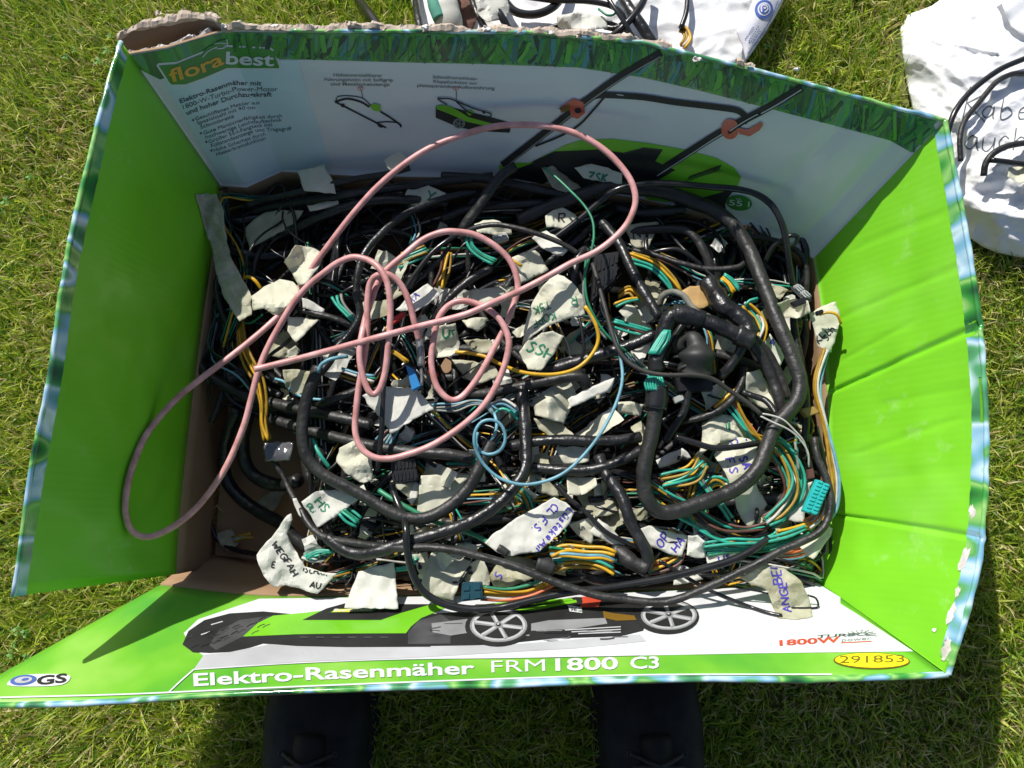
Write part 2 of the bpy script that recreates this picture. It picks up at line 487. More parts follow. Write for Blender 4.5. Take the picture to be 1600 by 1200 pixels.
GLYPH = {
 'A': (.8, [[(0, 0), (.5, 1), (1, 0)], [(.15, .38), (.85, .38)]]),
 'B': (.7, [[(0, 0), (0, 1)], [(0, 1), (.8, .9), (.7, .55), (0, .52)], [(0, .52), (.95, .4), (.85, .05), (0, 0)]]),
 'C': (.7, [[(1, .85), (.6, 1), (.1, .75), (.05, .3), (.5, 0), (1, .12)]]),
 'D': (.8, [[(0, 0), (0, 1)], [(0, 1), (.8, .9), (1, .5), (.7, .05), (0, 0)]]),
 'E': (.6, [[(0, 0), (0, 1)], [(0, 1), (1, 1)], [(0, .5), (.8, .52)], [(0, 0), (1, .02)]]),
 'F': (.6, [[(0, 0), (0, 1)], [(0, 1), (1, 1)], [(0, .5), (.8, .52)]]),
 'G': (.75, [[(1, .85), (.6, 1), (.1, .75), (.05, .3), (.5, 0), (1, .2), (1, .45)], [(.55, .45), (1, .45)]]),
 'H': (.75, [[(0, 0), (0, 1)], [(1, 0), (1, 1)], [(0, .5), (1, .52)]]),
 'I': (.15, [[(.5, 0), (.5, 1)]]),
 'J': (.5, [[(.9, 1), (.9, .3), (.5, 0), (0, .15)]]),
 'K': (.7, [[(0, 0), (0, 1)], [(.9, 1), (.05, .5)], [(.05, .5), (1, 0)]]),
 'L': (.6, [[(0, 1), (0, 0)], [(0, 0), (1, .03)]]),
 'M': (.9, [[(0, 0), (.1, 1)], [(.1, 1), (.5, .35)], [(.5, .35), (.9, 1)], [(.9, 1), (1, 0)]]),
 'N': (.75, [[(0, 0), (0, 1)], [(0, 1), (1, 0)], [(1, 0), (1, 1)]]),
 'O': (.75, [[(.5, 1), (.05, .7), (.1, .2), (.5, 0), (.95, .3), (.9, .8), (.5, 1)]]),
 'P': (.65, [[(0, 0), (0, 1)], [(0, 1), (.9, .9), (.8, .5), (0, .45)]]),
 'R': (.7, [[(0, 0), (0, 1)], [(0, 1), (.9, .9), (.8, .5), (0, .48)], [(.3, .48), (1, 0)]]),
 'S': (.6, [[(.95, .85), (.5, 1), (.1, .78), (.5, .52), (.9, .28), (.5, 0), (0, .12)]]),
 'T': (.7, [[(.5, 0), (.5, 1)], [(0, 1), (1, 1)]]),
 'U': (.75, [[(0, 1), (.05, .3), (.5, 0), (.95, .3), (1, 1)]]),
 'W': (1., [[(0, 1), (.25, 0)], [(.25, 0), (.5, .7)], [(.5, .7), (.75, 0)], [(.75, 0), (1, 1)]]),
 'X': (.7, [[(0, 0), (1, 1)], [(0, 1), (1, 0)]]),
 'Y': (.8, [[(0, 1), (.5, .5)], [(1, 1), (.5, .5)], [(.5, .5), (.4, 0)]]),
 'Z': (.7, [[(0, 1), (1, 1)], [(1, 1), (0, 0)], [(0, 0), (1, .02)]]),
 'a': (.6, [[(.9, .5), (.45, .62), (.05, .3), (.4, 0), (.85, .25), (.9, .6)], [(.9, .6), (.92, .1), (1.05, 0)]]),
 'b': (.55, [[(.05, 1), (0, .1), (.5, 0), (.95, .3), (.5, .58), (.05, .35)]]),
 'c': (.5, [[(.95, .5), (.5, .6), (.05, .3), (.45, 0), (1, .1)]]),
 'e': (.5, [[(.1, .3), (.9, .38), (.6, .62), (.1, .4), (.3, .02), (1, .1)]]),
 'h': (.6, [[(.05, 1), (0, 0)], [(0, .35), (.5, .6), (.9, .4), (.95, 0)]]),
 'i': (.15, [[(.5, 0), (.5, .55)], [(.5, .78), (.55, .84)]]),
 'k': (.55, [[(.05, 1), (0, 0)], [(.85, .6), (.05, .28)], [(.2, .33), (.95, 0)]]),
 'n': (.55, [[(0, .6), (0, 0)], [(0, .35), (.5, .6), (.9, .4), (.95, 0)]]),
 'o': (.5, [[(.5, .6), (.05, .4), (.1, .1), (.5, 0), (.95, .2), (.9, .48), (.5, .6)]]),
 'r': (.4, [[(0, .6), (0, 0)], [(0, .35), (.4, .58), (1, .55)]]),
 's': (.45, [[(.95, .5), (.5, .6), (.1, .45), (.9, .2), (.5, 0), (0, .08)]]),
 't': (.45, [[(.5, .95), (.45, .1), (.9, 0)], [(0, .62), (1, .62)]]),
 'u': (.55, [[(0, .6), (.05, .15), (.45, 0), (.9, .3), (.95, .6)], [(.95, .6), (1, 0)]]),
 'ü': (.55, [[(0, .6), (.05, .15), (.45, 0), (.9, .3), (.95, .6)], [(.95, .6), (1, 0)], [(.2, .8), (.24, .9)], [(.7, .8), (.74, .9)]]),
 '0': (.65, [[(.5, 1), (.05, .7), (.1, .2), (.5, 0), (.95, .3), (.9, .8), (.5, 1)]]),
 '4': (.65, [[(.7, 0), (.75, 1)], [(.75, 1), (0, .35)], [(0, .35), (1, .35)]]),
 '5': (.6, [[(.9, 1), (.1, 1)], [(.1, 1), (.05, .55)], [(.05, .55), (.7, .6), (.95, .3), (.5, 0), (0, .1)]]),
 '7': (.6, [[(0, 1), (1, 1)], [(1, 1), (.35, 0)]]),
 '9': (.6, [[(.9, .75), (.5, 1), (.1, .75), (.45, .5), (.9, .75), (.8, .3), (.5, 0)]]),
 '1': (.2, [[(0, .75), (.8, 1)], [(.8, 1), (.8, 0)]]),
 '.': (.12, [[(.3, 0), (.6, .06)]]),
}
# ------------------------------------------------------------------ ground and grass
def in_poly(P, x, y):
    P = np.asarray(P); inside = np.zeros(len(x), bool); j = len(P) - 1
    for i in range(len(P)):
        c = ((P[i, 1] > y) != (P[j, 1] > y)) & (x < (P[j, 0] - P[i, 0]) * (y - P[i, 1]) / (P[j, 1] - P[i, 1] + 1e-12) + P[i, 0])
        inside ^= c; j = i
    return inside

def soil_material():
    m = bpy.data.materials.new('soil_and_thatch'); m.use_nodes = True
    N = m.node_tree.nodes; L = m.node_tree.links; b = N['Principled BSDF']
    b.inputs['Roughness'].default_value = 0.95
    tc = N.new('ShaderNodeTexCoord')
    n1 = N.new('ShaderNodeTexNoise'); n1.inputs['Scale'].default_value = 34; n1.inputs['Detail'].default_value = 9
    L.new(tc.outputs['Object'], n1.inputs['Vector'])
    r = N.new('ShaderNodeValToRGB')
    for p, c in ((0.0, (0.06, 0.075, 0.018)), (0.45, (0.12, 0.15, 0.035)), (0.62, (0.22, 0.22, 0.07)), (0.9, (0.32, 0.25, 0.13))):
        e = r.color_ramp.elements.new(p); e.color = (*c, 1)
    L.new(n1.outputs['Fac'], r.inputs['Fac']); L.new(r.outputs['Color'], b.inputs['Base Color'])
    return m

n = 40
gv, gf = [], []
for j in range(n + 1):
    for i in range(n + 1):
        x = 300 * ((i / n) * 2 - 1) ** 3; y = 300 * ((j / n) * 2 - 1) ** 3
        gv.append((x, y, -0.004 + 0.004 * noise.noise((x * 3, y * 3, 0))))
for j in range(n):
    for i in range(n):
        a = j * (n + 1) + i; gf.append((a, a + 1, a + n + 2, a + n + 1))
put('ground', gv, gf, soil_material(), smooth=True, kind='structure', base=Vector((0, 0, 0)))

# outline of what stands on the grass (box foot and the two cloth bags), so that no blade grows through
BAG_A = [(628, -70), (1240, -50), (1224, 6), (1166, 97), (1120, 150), (700, 140), (655, 60)]
BAG_B = [(1404, 28), (1470, 4), (1498, -40), (1800, -60), (1820, 440), (1660, 412), (1600, 404), (1545, 392),
         (1505, 365), (1450, 270), (1430, 190), (1412, 110)]
BOXPX_B = [(345, 290), (440, 268), (700, 277), (1000, 310), (1170, 356), (1271, 404), (1294, 660), (1278, 908), (700, 928), (262, 912), (303, 604)]

def grass():
    def field(cnt, x0, x1, y0, y1):
        return rng.uniform(x0, x1, cnt), rng.uniform(y0, y1, cnt)
    xa, ya = field(270000, -1.05, 1.05, -0.62, 1.18)
    xb, yb = field(90000, -1.9, 1.9, -1.4, 2.1)
    out = ~((xb > -1.05) & (xb < 1.05) & (yb > -0.62) & (yb < 1.18))
    x = np.concatenate([xa, xb[out]]); y = np.concatenate([ya, yb[out]])
    keep = np.ones(len(x), bool)
    box = [W(p[0], p[1], 0.12).xy for p in BOXPX_B]
    keep &= ~in_poly(np.array(box), x, y)
    for bag in (BAG_A, BAG_B):
        keep &= ~in_poly(np.array([W(p[0], p[1], 0.03).xy for p in bag]), x, y)
    for sx in (-0.262, 0.182):      # under the shoes
        keep &= ~((abs(x - sx) < 0.06) & (y < -0.17) & (y > -0.52))
    x, y = x[keep], y[keep]; n = len(x)
    clump = np.array([noise.noise((a * 9, b * 9, 0.3)) for a, b in zip(x, y)])
    patch = np.array([noise.noise((a * 2.6, b * 2.6, 7.3)) for a, b in zip(x, y)])
    length = rng.uniform(0.016, 0.044, n) * (1 + 0.5 * clump)
    width = rng.uniform(0.0006, 0.0017, n)
    az = rng.normal(0, 1.25, n) + 2.35 + 1.6 * patch
    odd = rng.random(n) < 0.3
    az = np.where(odd, rng.uniform(0, 2 * math.pi, n), az)
    lean = rng.uniform(0.35, 1.25, n)
    d = np.stack([np.cos(az), np.sin(az)], 1)
    s = np.stack([-d[:, 1], d[:, 0]], 1)
    tw = rng.uniform(-0.7, 0.7, n)
    V = np.zeros((n, 7, 3))
    for k, (t, wf) in enumerate(((0.0, 1.0), (0.40, 0.95), (0.75, 0.62), (1.0, 0.0))):
        a = lean * (0.35 + 0.8 * t)
        r = length * t * np.sin(a * 0.8)
        h = length * t * np.cos(a * 0.75)
        h = np.maximum(h, 0.004 * t)
        cx = x + d[:, 0] * r; cy = y + d[:, 1] * r
        if k < 3:
            V[:, 2 * k, 0] = cx + s[:, 0] * width * wf; V[:, 2 * k, 1] = cy + s[:, 1] * width * wf
            V[:, 2 * k + 1, 0] = cx - s[:, 0] * width * wf; V[:, 2 * k + 1, 1] = cy - s[:, 1] * width * wf
            V[:, 2 * k, 2] = h - 0.003 + width * wf * tw; V[:, 2 * k + 1, 2] = h - 0.003 - width * wf * tw
        else:
            V[:, 6, 0], V[:, 6, 1], V[:, 6, 2] = cx, cy, h - 0.003
    base = np.arange(n)[:, None] * 7
    quads = np.concatenate([base + np.array([[0, 1, 3, 2]]), base + np.array([[2, 3, 5, 4]])], 1).reshape(-1)
    tris = (base + np.array([[4, 5, 6]])).reshape(-1)
    loops = np.empty((n, 11), np.int64)
    loops[:, :8] = quads.reshape(n, 8); loops[:, 8:] = tris.reshape(n, 3)
    starts = (np.arange(n)[:, None] * 11 + np.array([[0, 4, 8]])).reshape(-1)
    tot = np.tile([4, 4, 3], n)
    me = bpy.data.meshes.new('grass')
    me.vertices.add(n * 7); me.vertices.foreach_set('co', V.ravel())
    me.loops.add(n * 11); me.loops.foreach_set('vertex_index', loops.ravel().astype(np.int32))
    me.polygons.add(n * 3)
    me.polygons.foreach_set('loop_start', starts.astype(np.int32)); me.polygons.foreach_set('loop_total', tot.astype(np.int32))
    kinds = np.array([[0.31, 0.44, 0.03], [0.46, 0.55, 0.05], [0.58, 0.62, 0.13], [0.15, 0.31, 0.03], [0.76, 0.66, 0.34], [0.58, 0.46, 0.21]])
    pr = np.stack([0.26 + 0 * patch, 0.28 + 0 * patch, 0.20 + 0 * patch, 0.16 + 0 * patch, 0.06 + 0.16 * np.clip(patch * 2.2, 0, 1), 0.06 + 0.10 * np.clip(patch * 2.2, 0, 1)], 1)
    cum = np.cumsum(pr / pr.sum(1, keepdims=True), 1)
    ki = (rng.random(n)[:, None] > cum).sum(1).clip(0, 5)
    c = kinds[ki] * rng.uniform(0.75, 1.3, n)[:, None]
    col = np.ones((n, 7, 4), np.float32); col[:, :, :3] = c[:, None, :]
    ca = me.color_attributes.new('blade', 'FLOAT_COLOR', 'POINT'); ca.data.foreach_set('color', col.ravel())
    me.update(); me.validate()
    m = bpy.data.materials.new('grass_blade'); m.use_nodes = True
    N = m.node_tree.nodes; L = m.node_tree.links; b = N['Principled BSDF']
    at = N.new('ShaderNodeAttribute'); at.attribute_name = 'blade'
    L.new(at.outputs['Color'], b.inputs['Base Color']); b.inputs['Roughness'].default_value = 0.42
    tr = N.new('ShaderNodeBsdfTranslucent'); L.new(at.outputs['Color'], tr.inputs['Color'])
    mx = N.new('ShaderNodeMixShader'); mx.inputs['Fac'].default_value = 0.5
    L.new(b.outputs[0], mx.inputs[1]); L.new(tr.outputs[0], mx.inputs[2])
    L.new(mx.outputs[0], N['Material Output'].inputs['Surface'])
    me.materials.append(m)
    o = bpy.data.objects.new('grass', me); COL.objects.link(o)
    tag_props(o, 'short green lawn grass with dry straw blades all around the box', 'grass', None, 'stuff')
grass()

def weeds():
    V, Fc = [], []
    m = mat('clover_leaf', (.07, .20, .02), .5, color2=(.14, .28, .04), var_scale=40)
    box = np.array([W(p[0], p[1], 0.12).xy for p in BOXPX_B])
    for _ in range(55):
        cx, cy = random.uniform(-1.0, 1.0), random.uniform(-.5, 1.1)
        if in_poly(box, np.array([cx]), np.array([cy]))[0]: continue
        for q in range(random.randint(2, 7)):
            x, y, z = cx + random.gauss(0, .02), cy + random.gauss(0, .02), random.uniform(.022, .036)
            a0 = random.uniform(0, 6.3); R = random.uniform(.003, .005)
            for k in range(3):
                a = a0 + k * 2.09; c = Vector((x + R * .9 * math.cos(a), y + R * .9 * math.sin(a), z + random.uniform(-.001, .002)))
                i = len(V)
                for t in range(6):
                    th = t * math.pi / 3
                    V.append((c.x + R * .8 * math.cos(th), c.y + R * .8 * math.sin(th), c.z + .0012 * math.sin(th * 2 + a)))
                Fc.append(tuple(range(i, i + 6)))
    put('clover', V, Fc, m, label='small round clover leaves scattered in the lawn', cat='clover', kind='stuff', base=Vector((0, 0, 0)))
weeds()

# ------------------------------------------------------------------ the printed carton
def print_material(name, stops, scale, stretch, rough=0.38, coat=0.25, detail=3.0, dist=0.0, rotz=0.0, flute=False):
    """soft photographic colour field printed on board"""
    m = bpy.data.materials.new(name); m.use_nodes = True
    N = m.node_tree.nodes; L = m.node_tree.links; b = N['Principled BSDF']
    b.inputs['Roughness'].default_value = rough
    b.inputs['Coat Weight'].default_value = coat; b.inputs['Coat Roughness'].default_value = 0.12
    tc = N.new('ShaderNodeTexCoord'); mp = N.new('ShaderNodeMapping')
    mp.inputs['Scale'].default_value = stretch; mp.inputs['Rotation'].default_value = (0, rotz, 0)
    L.new(tc.outputs['Object'], mp.inputs['Vector'])
    nz = N.new('ShaderNodeTexNoise'); nz.inputs['Scale'].default_value = scale
    nz.inputs['Detail'].default_value = detail; nz.inputs['Distortion'].default_value = dist
    L.new(mp.outputs['Vector'], nz.inputs['Vector'])
    r = N.new('ShaderNodeValToRGB')
    els = r.color_ramp.elements
    els[0].position, els[0].color = stops[0][0], (*stops[0][1], 1)
    els[1].position, els[1].color = stops[-1][0], (*stops[-1][1], 1)
    for p, c in stops[1:-1]:
        e = els.new(p); e.color = (*c, 1)
    L.new(nz.outputs['Fac'], r.inputs['Fac'])
    L.new(r.outputs['Color'], b.inputs['Base Color'])
    n2 = N.new('ShaderNodeTexNoise'); n2.inputs['Scale'].default_value = 38; n2.inputs['Detail'].default_value = 5
    L.new(tc.outputs['Object'], n2.inputs['Vector'])
    bp = N.new('ShaderNodeBump'); bp.inputs['Strength'].default_value = 0.25; bp.inputs['Distance'].default_value = 0.0012
    L.new(n2.outputs['Fac'], bp.inputs['Height']); L.new(bp.outputs['Normal'], b.inputs['Normal'])
    L.new(bp.outputs['Normal'], b.inputs['Coat Normal'])
    if flute:
        sp = N.new('ShaderNodeSeparateXYZ'); L.new(tc.outputs['Object'], sp.inputs['Vector'])
        wv = N.new('ShaderNodeMath'); wv.operation = 'MULTIPLY'; wv.inputs[1].default_value = 2 * math.pi / .0085
        L.new(sp.outputs['Y'], wv.inputs[0])
        si = N.new('ShaderNodeMath'); si.operation = 'SINE'; L.new(wv.outputs[0], si.inputs[0])
        b2 = N.new('ShaderNodeBump'); b2.inputs['Strength'].default_value = .05; b2.inputs['Distance'].default_value = .0006
        L.new(si.outputs[0], b2.inputs['Height']); L.new(bp.outputs['Normal'], b2.inputs['Normal'])
        L.new(b2.outputs['Normal'], b.inputs['Normal'])
        n3 = N.new('ShaderNodeTexNoise'); n3.inputs['Scale'].default_value = 18; n3.inputs['Detail'].default_value = 9; n3.inputs['Roughness'].default_value = .72
        L.new(tc.outputs['Object'], n3.inputs['Vector'])
        r3 = N.new('ShaderNodeMapRange'); r3.inputs['From Min'].default_value = .60; r3.inputs['From Max'].default_value = .80
        r3.inputs['To Max'].default_value = .45
        L.new(n3.outputs['Fac'], r3.inputs['Value'])
        mx = N.new('ShaderNodeMix'); mx.data_type = 'RGBA'; mx.inputs['B'].default_value = (.52, .74, .34, 1)
        L.new(r3.outputs['Result'], mx.inputs['Factor']); L.new(r.outputs['Color'], mx.inputs['A'])
        L.new(mx.outputs['Result'], b.inputs['Base Color'])
    MATS[name] = m
    return m

P_GREEN = print_material('green_print', [(0.25, (0.165, 0.52, 0.012)), (0.55, (0.195, 0.585, 0.018)), (0.80, (0.26, 0.64, 0.07))], 7, (1, 1, 1), 0.42, 0.2, detail=6, flute=True)
P_FRONT = print_material('soft_green_print', [(0.28, (0.07, 0.34, 0.03)), (0.5, (0.16, 0.46, 0.03)), (0.72, (0.30, 0.56, 0.09))], 9, (1, 1, 1), 0.4, 0.3, detail=3)
P_WHITE = print_material('white_print', [(0.3, (0.63, 0.64, 0.66)), (0.7, (0.71, 0.71, 0.72))], 5, (1, 1, 1), 0.4, 0.3)
P_PALE = print_material('pale_blue_print', [(0.3, (0.52, 0.66, 0.72)), (0.7, (0.60, 0.72, 0.77))], 4, (1, 1, 1), 0.4, 0.3)
P_GRASS = print_material('printed_grass_blades', [(0.30, (0.012, 0.06, 0.05)), (0.42, (0.02, 0.14, 0.03)), (0.52, (0.06, 0.34, 0.03)), (0.60, (0.05, 0.22, 0.16)), (0.70, (0.14, 0.42, 0.06)), (0.80, (0.10, 0.33, 0.40))], 9, (4.5, 1.0, 1.0), 0.4, 0.35, detail=5, dist=0.6, rotz=0.35)
P_RIM = print_material('taped_printed_rim', [(0.30, (0.012, 0.07, 0.03)), (0.39, (0.05, 0.30, 0.05)), (0.46, (0.30, 0.58, 0.16)), (0.50, (0.10, 0.36, 0.10)), (0.54, (0.20, 0.44, 0.62)), (0.59, (0.56, 0.74, 0.83)), (0.64, (0.10, 0.36, 0.16)), (0.74, (0.02, 0.10, 0.05))], 20, (1, 1, 0.4), 0.12, 0.8, detail=1.2)
P_LIGHTGREY = print_material('light_grey_print', [(0.3, (0.40, 0.40, 0.41)), (0.7, (0.54, 0.54, 0.56))], 12, (1, 1, 1), 0.4, 0.3)
P_BLACK = print_material('black_print', [(0.3, (0.008, 0.008, 0.008)), (0.7, (0.02, 0.02, 0.02))], 25, (1, 1, 1), 0.6, 0.04)
P_DGREY = print_material('dark_grey_print', [(0.3, (0.03, 0.03, 0.032)), (0.7, (0.075, 0.075, 0.077))], 25, (1, 1, 1), 0.6, 0.04)
P_MGREY = print_material('mid_grey_print', [(0.3, (0.20, 0.20, 0.20)), (0.7, (0.30, 0.30, 0.30))], 25, (1, 1, 1), 0.4, 0.3)
P_BGREEN = print_material('bright_green_print', [(0.3, (0.14, 0.46, 0.015)), (0.7, (0.19, 0.54, 0.02))], 15, (1, 1, 1), 0.4, 0.3)
P_LOGO = print_material('dark_green_print', [(0.3, (0.028, 0.20, 0.02)), (0.7, (0.038, 0.24, 0.028))], 15, (1, 1, 1), 0.4, 0.3)
P_ORANGE = print_material('orange_print', [(0.3, (0.75, 0.36, 0.02)), (0.7, (0.82, 0.42, 0.02))], 15, (1, 1, 1), 0.4, 0.3)
P_RED = print_material('red_print', [(0.3, (0.50, 0.06, 0.03)), (0.7, (0.62, 0.09, 0.04))], 25, (1, 1, 1), 0.4, 0.3)
P_TYPE = print_material('dark_type', [(0.3, (0.05, 0.075, 0.075)), (0.7, (0.07, 0.095, 0.095))], 25, (1, 1, 1), 0.6, 0.04)
P_TYPE2 = print_material('grey_type', [(0.3, (0.16, 0.18, 0.18)), (0.7, (0.2, 0.22, 0.22))], 25, (1, 1, 1), 0.6, 0.04)
P_YELLOW = print_material('yellow_print', [(0.3, (0.86, 0.72, 0.015)), (0.7, (0.90, 0.78, 0.02))], 25, (1, 1, 1), 0.4, 0.3)
P_BROWN = print_material('brown_print', [(0.3, (0.16, 0.09, 0.01)), (0.7, (0.2, 0.11, 0.015))], 25, (1, 1, 1), 0.4, 0.3)
P_BLUE = print_material('blue_print', [(0.3, (0.05, 0.10, 0.34)), (0.7, (0.07, 0.13, 0.42))], 25, (1, 1, 1), 0.4, 0.3)

ZB = 0.12
carton = empty('cardboard_box', (0.0, 0.2, 0.0), 'big open green and white printed carton on the lawn full of cables', 'cardboard box')

def panel(name, cols, nu, nv, m, label=None, creases=(), wave=0.004, smooth=True, seed=0.0, bulge=0.0, thick=0.004):
    """cols: (bottom x, bottom y, top x, top y, top z); a bent board wall standing on the carton's lower part"""
    B = [np.array(W(c[0], c[1], ZB)) for c in cols]; T = [np.array(W(c[2], c[3], c[4])) for c in cols]
    k = len(cols) - 1
    def at(L, u):
        s = u * k; i = min(int(s), k - 1); t = s - i
        if not smooth: return L[i] * (1 - t) + L[i + 1] * t
        p0 = L[i - 1] if i else 2 * L[0] - L[1]; p3 = L[i + 2] if i + 2 <= k else 2 * L[k] - L[k - 1]
        p1, p2 = L[i], L[i + 1]
        return 0.5 * (2 * p1 + (p2 - p0) * t + (2 * p0 - 5 * p1 + 4 * p2 - p3) * t * t + (3 * p1 - p0 - 3 * p2 + p3) * t ** 3)
    G = np.zeros((nv + 1, nu + 1, 3))
    for i in range(nu + 1):
        b, t = at(B, i / nu), at(T, i / nu)
        for j in range(nv + 1):
            G[j, i] = b + (t - b) * (j / nv)
    du = np.gradient(G, axis=1); dv = np.gradient(G, axis=0)
    Nn = np.cross(du, dv); Nn /= np.linalg.norm(Nn, axis=2)[:, :, None]
    if Nn[nv // 2, nu // 2].dot(np.array([0, 0.2, 0.5]) - G[nv // 2, nu // 2]) < 0: Nn = -Nn
    for j in range(nv + 1):
        for i in range(nu + 1):
            u, v = i / nu, j / nv
            edge = min(1, 5 * u, 5 * (1 - u)) * min(1, 4 * v)
            d = wave * edge * noise.noise((u * 4.5 + seed, v * 2.2, seed)) + 0.3 * wave * edge * noise.noise((u * 15, v * 7, seed + 4))
            d += bulge * math.sin(math.pi * v) * edge
            for (u0, v0), (u1, v1), dep, wid in creases:
                ax, ay = u1 - u0, v1 - v0; l2 = ax * ax + ay * ay
                t = max(0, min(1, ((u - u0) * ax + (v - v0) * ay) / l2))
                q = math.hypot((u - u0 - ax * t) * 0.55, (v - v0 - ay * t) * 0.22)
                d -= dep * math.exp(-(q / wid) ** 2)
            G[j, i] += Nn[j, i] * d
    F = G.reshape(-1, 3); K = (G - Nn * thick).reshape(-1, 3); o = len(F)
    idx = lambda j, i: j * (nu + 1) + i
    faces, mi = [], []
    for j in range(nv):
        for i in range(nu):
            q = (idx(j, i), idx(j, i + 1), idx(j + 1, i + 1), idx(j + 1, i))
            a, b, c = F[q[0]], F[q[1]], F[q[3]]
            if np.cross(b - a, c - a).dot(Nn[j, i]) < 0: q = q[::-1]
            faces.append(q); mi.append(0)
            faces.append(tuple(x + o for x in q[::-1])); mi.append(1)
    front_faces = [f for f, s in zip(faces, mi) if s == 0]
    rim = [idx(0, i) for i in range(nu)] + [idx(j, nu) for j in range(nv)] + [idx(nv, i) for i in range(nu, 0, -1)] + [idx(j, 0) for j in range(nv, 0, -1)]
    for a, b in zip(rim, rim[1:] + rim[:1]):
        faces.append((a, b, b + o, a + o)); mi.append(1)
    bvh = BVHTree.FromPolygons([Vector(p) for p in F], front_faces)
    PANELS.append(bvh)
    ob = put(name, np.concatenate([F, K]), faces, [m, KRAFT], carton, mi=mi, smooth=True, label=label)
    ob.data.polygons.foreach_set('use_smooth', [s == 0 for s in mi])
    return ob, bvh, G

back_cols = [(345, 290, 200, 84, .32), (385, 293, 262, 74, .315), (440, 268, 352, 47, .31), (560, 275, 480, 50, .31), (700, 277, 650, 50, .31),
             (860, 288, 830, 52, .31), (1000, 310, 1000, 66, .31), (1100, 333, 1150, 103, .31), (1170, 356, 1290, 140, .31), (1230, 380, 1400, 170, .31), (1271, 404, 1476, 189, .31)]
left_cols = [(345, 290, 190, 66, .335), (333, 390, 166, 150, .345), (318, 492, 138, 270, .355), (303, 604, 104, 420, .365), (289, 720, 78, 590, .362), (279, 820, 48, 760, .338), (275, 897, 22, 932, .308)]
right_cols = [(1271, 404, 1476, 189, .31), (1283, 480, 1497, 300, .31), (1290, 570, 1518, 420, .31), (1294, 650, 1535, 560, .31), (1297, 730, 1541, 680, .31),
              (1297, 810, 1533, 840, .31), (1290, 862, 1510, 955, .31), (1278, 908, 1481, 1054, .30)]
front_cols = [(250, 914, -88, 1103, .285), (400, 930, 120, 1099, .29), (540, 931, 330, 1088, .295), (690, 929, 560, 1078, .30), (850, 927, 800, 1070, .30),
              (1000, 922, 1010, 1064, .30), (1150, 916, 1250, 1063, .30), (1278, 908, 1480, 1055, .30)]
back, BACK, GB = panel('back_wall', back_cols, 80, 16, P_WHITE, 'shaded white wall with mower picture and small type', smooth=False, seed=1.0, wave=0.003,
                       creases=[((.50, 0), (.52, 1), .0015, .006), ((.41, .3), (.415, 1), .0012, .005), ((.80, 0), (.86, 1), .003, .008), ((.93, 0), (.95, 1), .003, .008)])
left, LEFT, GL = panel('side_wall', left_cols, 48, 16, P_GREEN, 'shaded plain green side wall', seed=5.0, wave=0.006, bulge=-0.004,
                       creases=[((.93, .2), (.90, .85), .002, .012)])
right, RIGHT, GR = panel('side_wall', right_cols, 300, 26, P_GREEN, 'sunlit plain green side wall with dark dents', seed=9.0, wave=0.004,
                         creases=[((.365, .03), (.375, .99), .0050, .0030), ((.70, .0), (.715, .99), .0042, .0028), ((.20, .1), (.27, .95), .0012, .004),
                                  ((.08, .35), (.16, .9), .001, .004), ((.55, .2), (.53, .85), .0012, .005), ((.30, .1), (.31, .6), .001, .004), ((.62, .3), (.615, .8), .0008, .006), ((.45, .4), (.47, .9), .0008, .006)])
front, FRONT, GF = panel('front_wall', front_cols, 72, 14, P_FRONT, 'sunlit front wall with mower picture and product lettering', seed=13.0, wave=0.003,
                         creases=[((.80, 0), (.86, 1), .0015, .006)])

# lower part of the carton: bare brown board
def base_part(G, name, dy=0.0, sc=0.985):
    top = G[0]; cx, cy = 0.0, 0.21
    v, f = [], []; nrow = 5
    for r in range(nrow + 1):
        t = r / nrow
        for p in top:
            bx, by = cx + (p[0] - cx) * sc, cy + (p[1] - cy) * sc + dy
            v.append((p[0] * (1 - t) + bx * t, p[1] * (1 - t) + by * t, ZB * (1 - t) + 0.006 * t - 0.0005))
    m = len(top)
    for r in range(nrow):
        for i in range(m - 1):
            f.append((r * m + i, r * m + i + 1, (r + 1) * m + i + 1, (r + 1) * m + i))
    o = put(name, v, f, KRAFT, carton, smooth=True)
    s = o.modifiers.new('board', 'SOLIDIFY'); s.thickness = 0.004; s.offset = 0
    return v[-m:]
rb = base_part(GB, 'lower_wall'); rr = base_part(GR, 'lower_wall'); rf = base_part(GF, 'lower_wall', 0.03); rl = base_part(GL, 'lower_wall')
ring = [p[:2] for p in rb] + [p[:2] for p in rr] + [p[:2] for p in rf[::-1]] + [p[:2] for p in rl[::-1]]
c2 = (sum(p[0] for p in ring) / len(ring), sum(p[1] for p in ring) / len(ring))
put('carton_floor', [(p[0], p[1], 0.007) for p in ring] + [(c2[0], c2[1], 0.005)],
    [(i, (i + 1) % len(ring), len(ring)) for i in range(len(ring))], KRAFT, carton)

# rims: taped, printed board edges
def rim_strip(bvh, cols, side_px, parent, name='taped_rim'):
    tops = [(c[2], c[3]) for c in cols]; bots = [(c[0], c[1]) for c in cols]
    p = catmull(tops, 10); q = catmull(bots, 10)
    n = 90
    P = [np.array(p[int(i * (len(p) - 1) / n)][:2]) for i in range(n + 1)]
    Q = [np.array(q[int(i * (len(q) - 1) / n)][:2]) for i in range(n + 1)]
    pr = Print(bvh); rows = []
    for a, b in zip(P, Q):
        d = (b - a) / np.linalg.norm(b - a)
        for k in range(4):
            rows.append(on_surface(bvh, *(a + d * (1.0 + side_px * k / 3 * random.uniform(.96, 1.04))), 0.0007))
    f = [(i * 4 + k, i * 4 + k + 1, i * 4 + k + 5, i * 4 + k + 4) for i in range(n) for k in range(3)]
    pr._add(rows, f, P_RIM)
    pr.link('printed_edge_strip', parent)
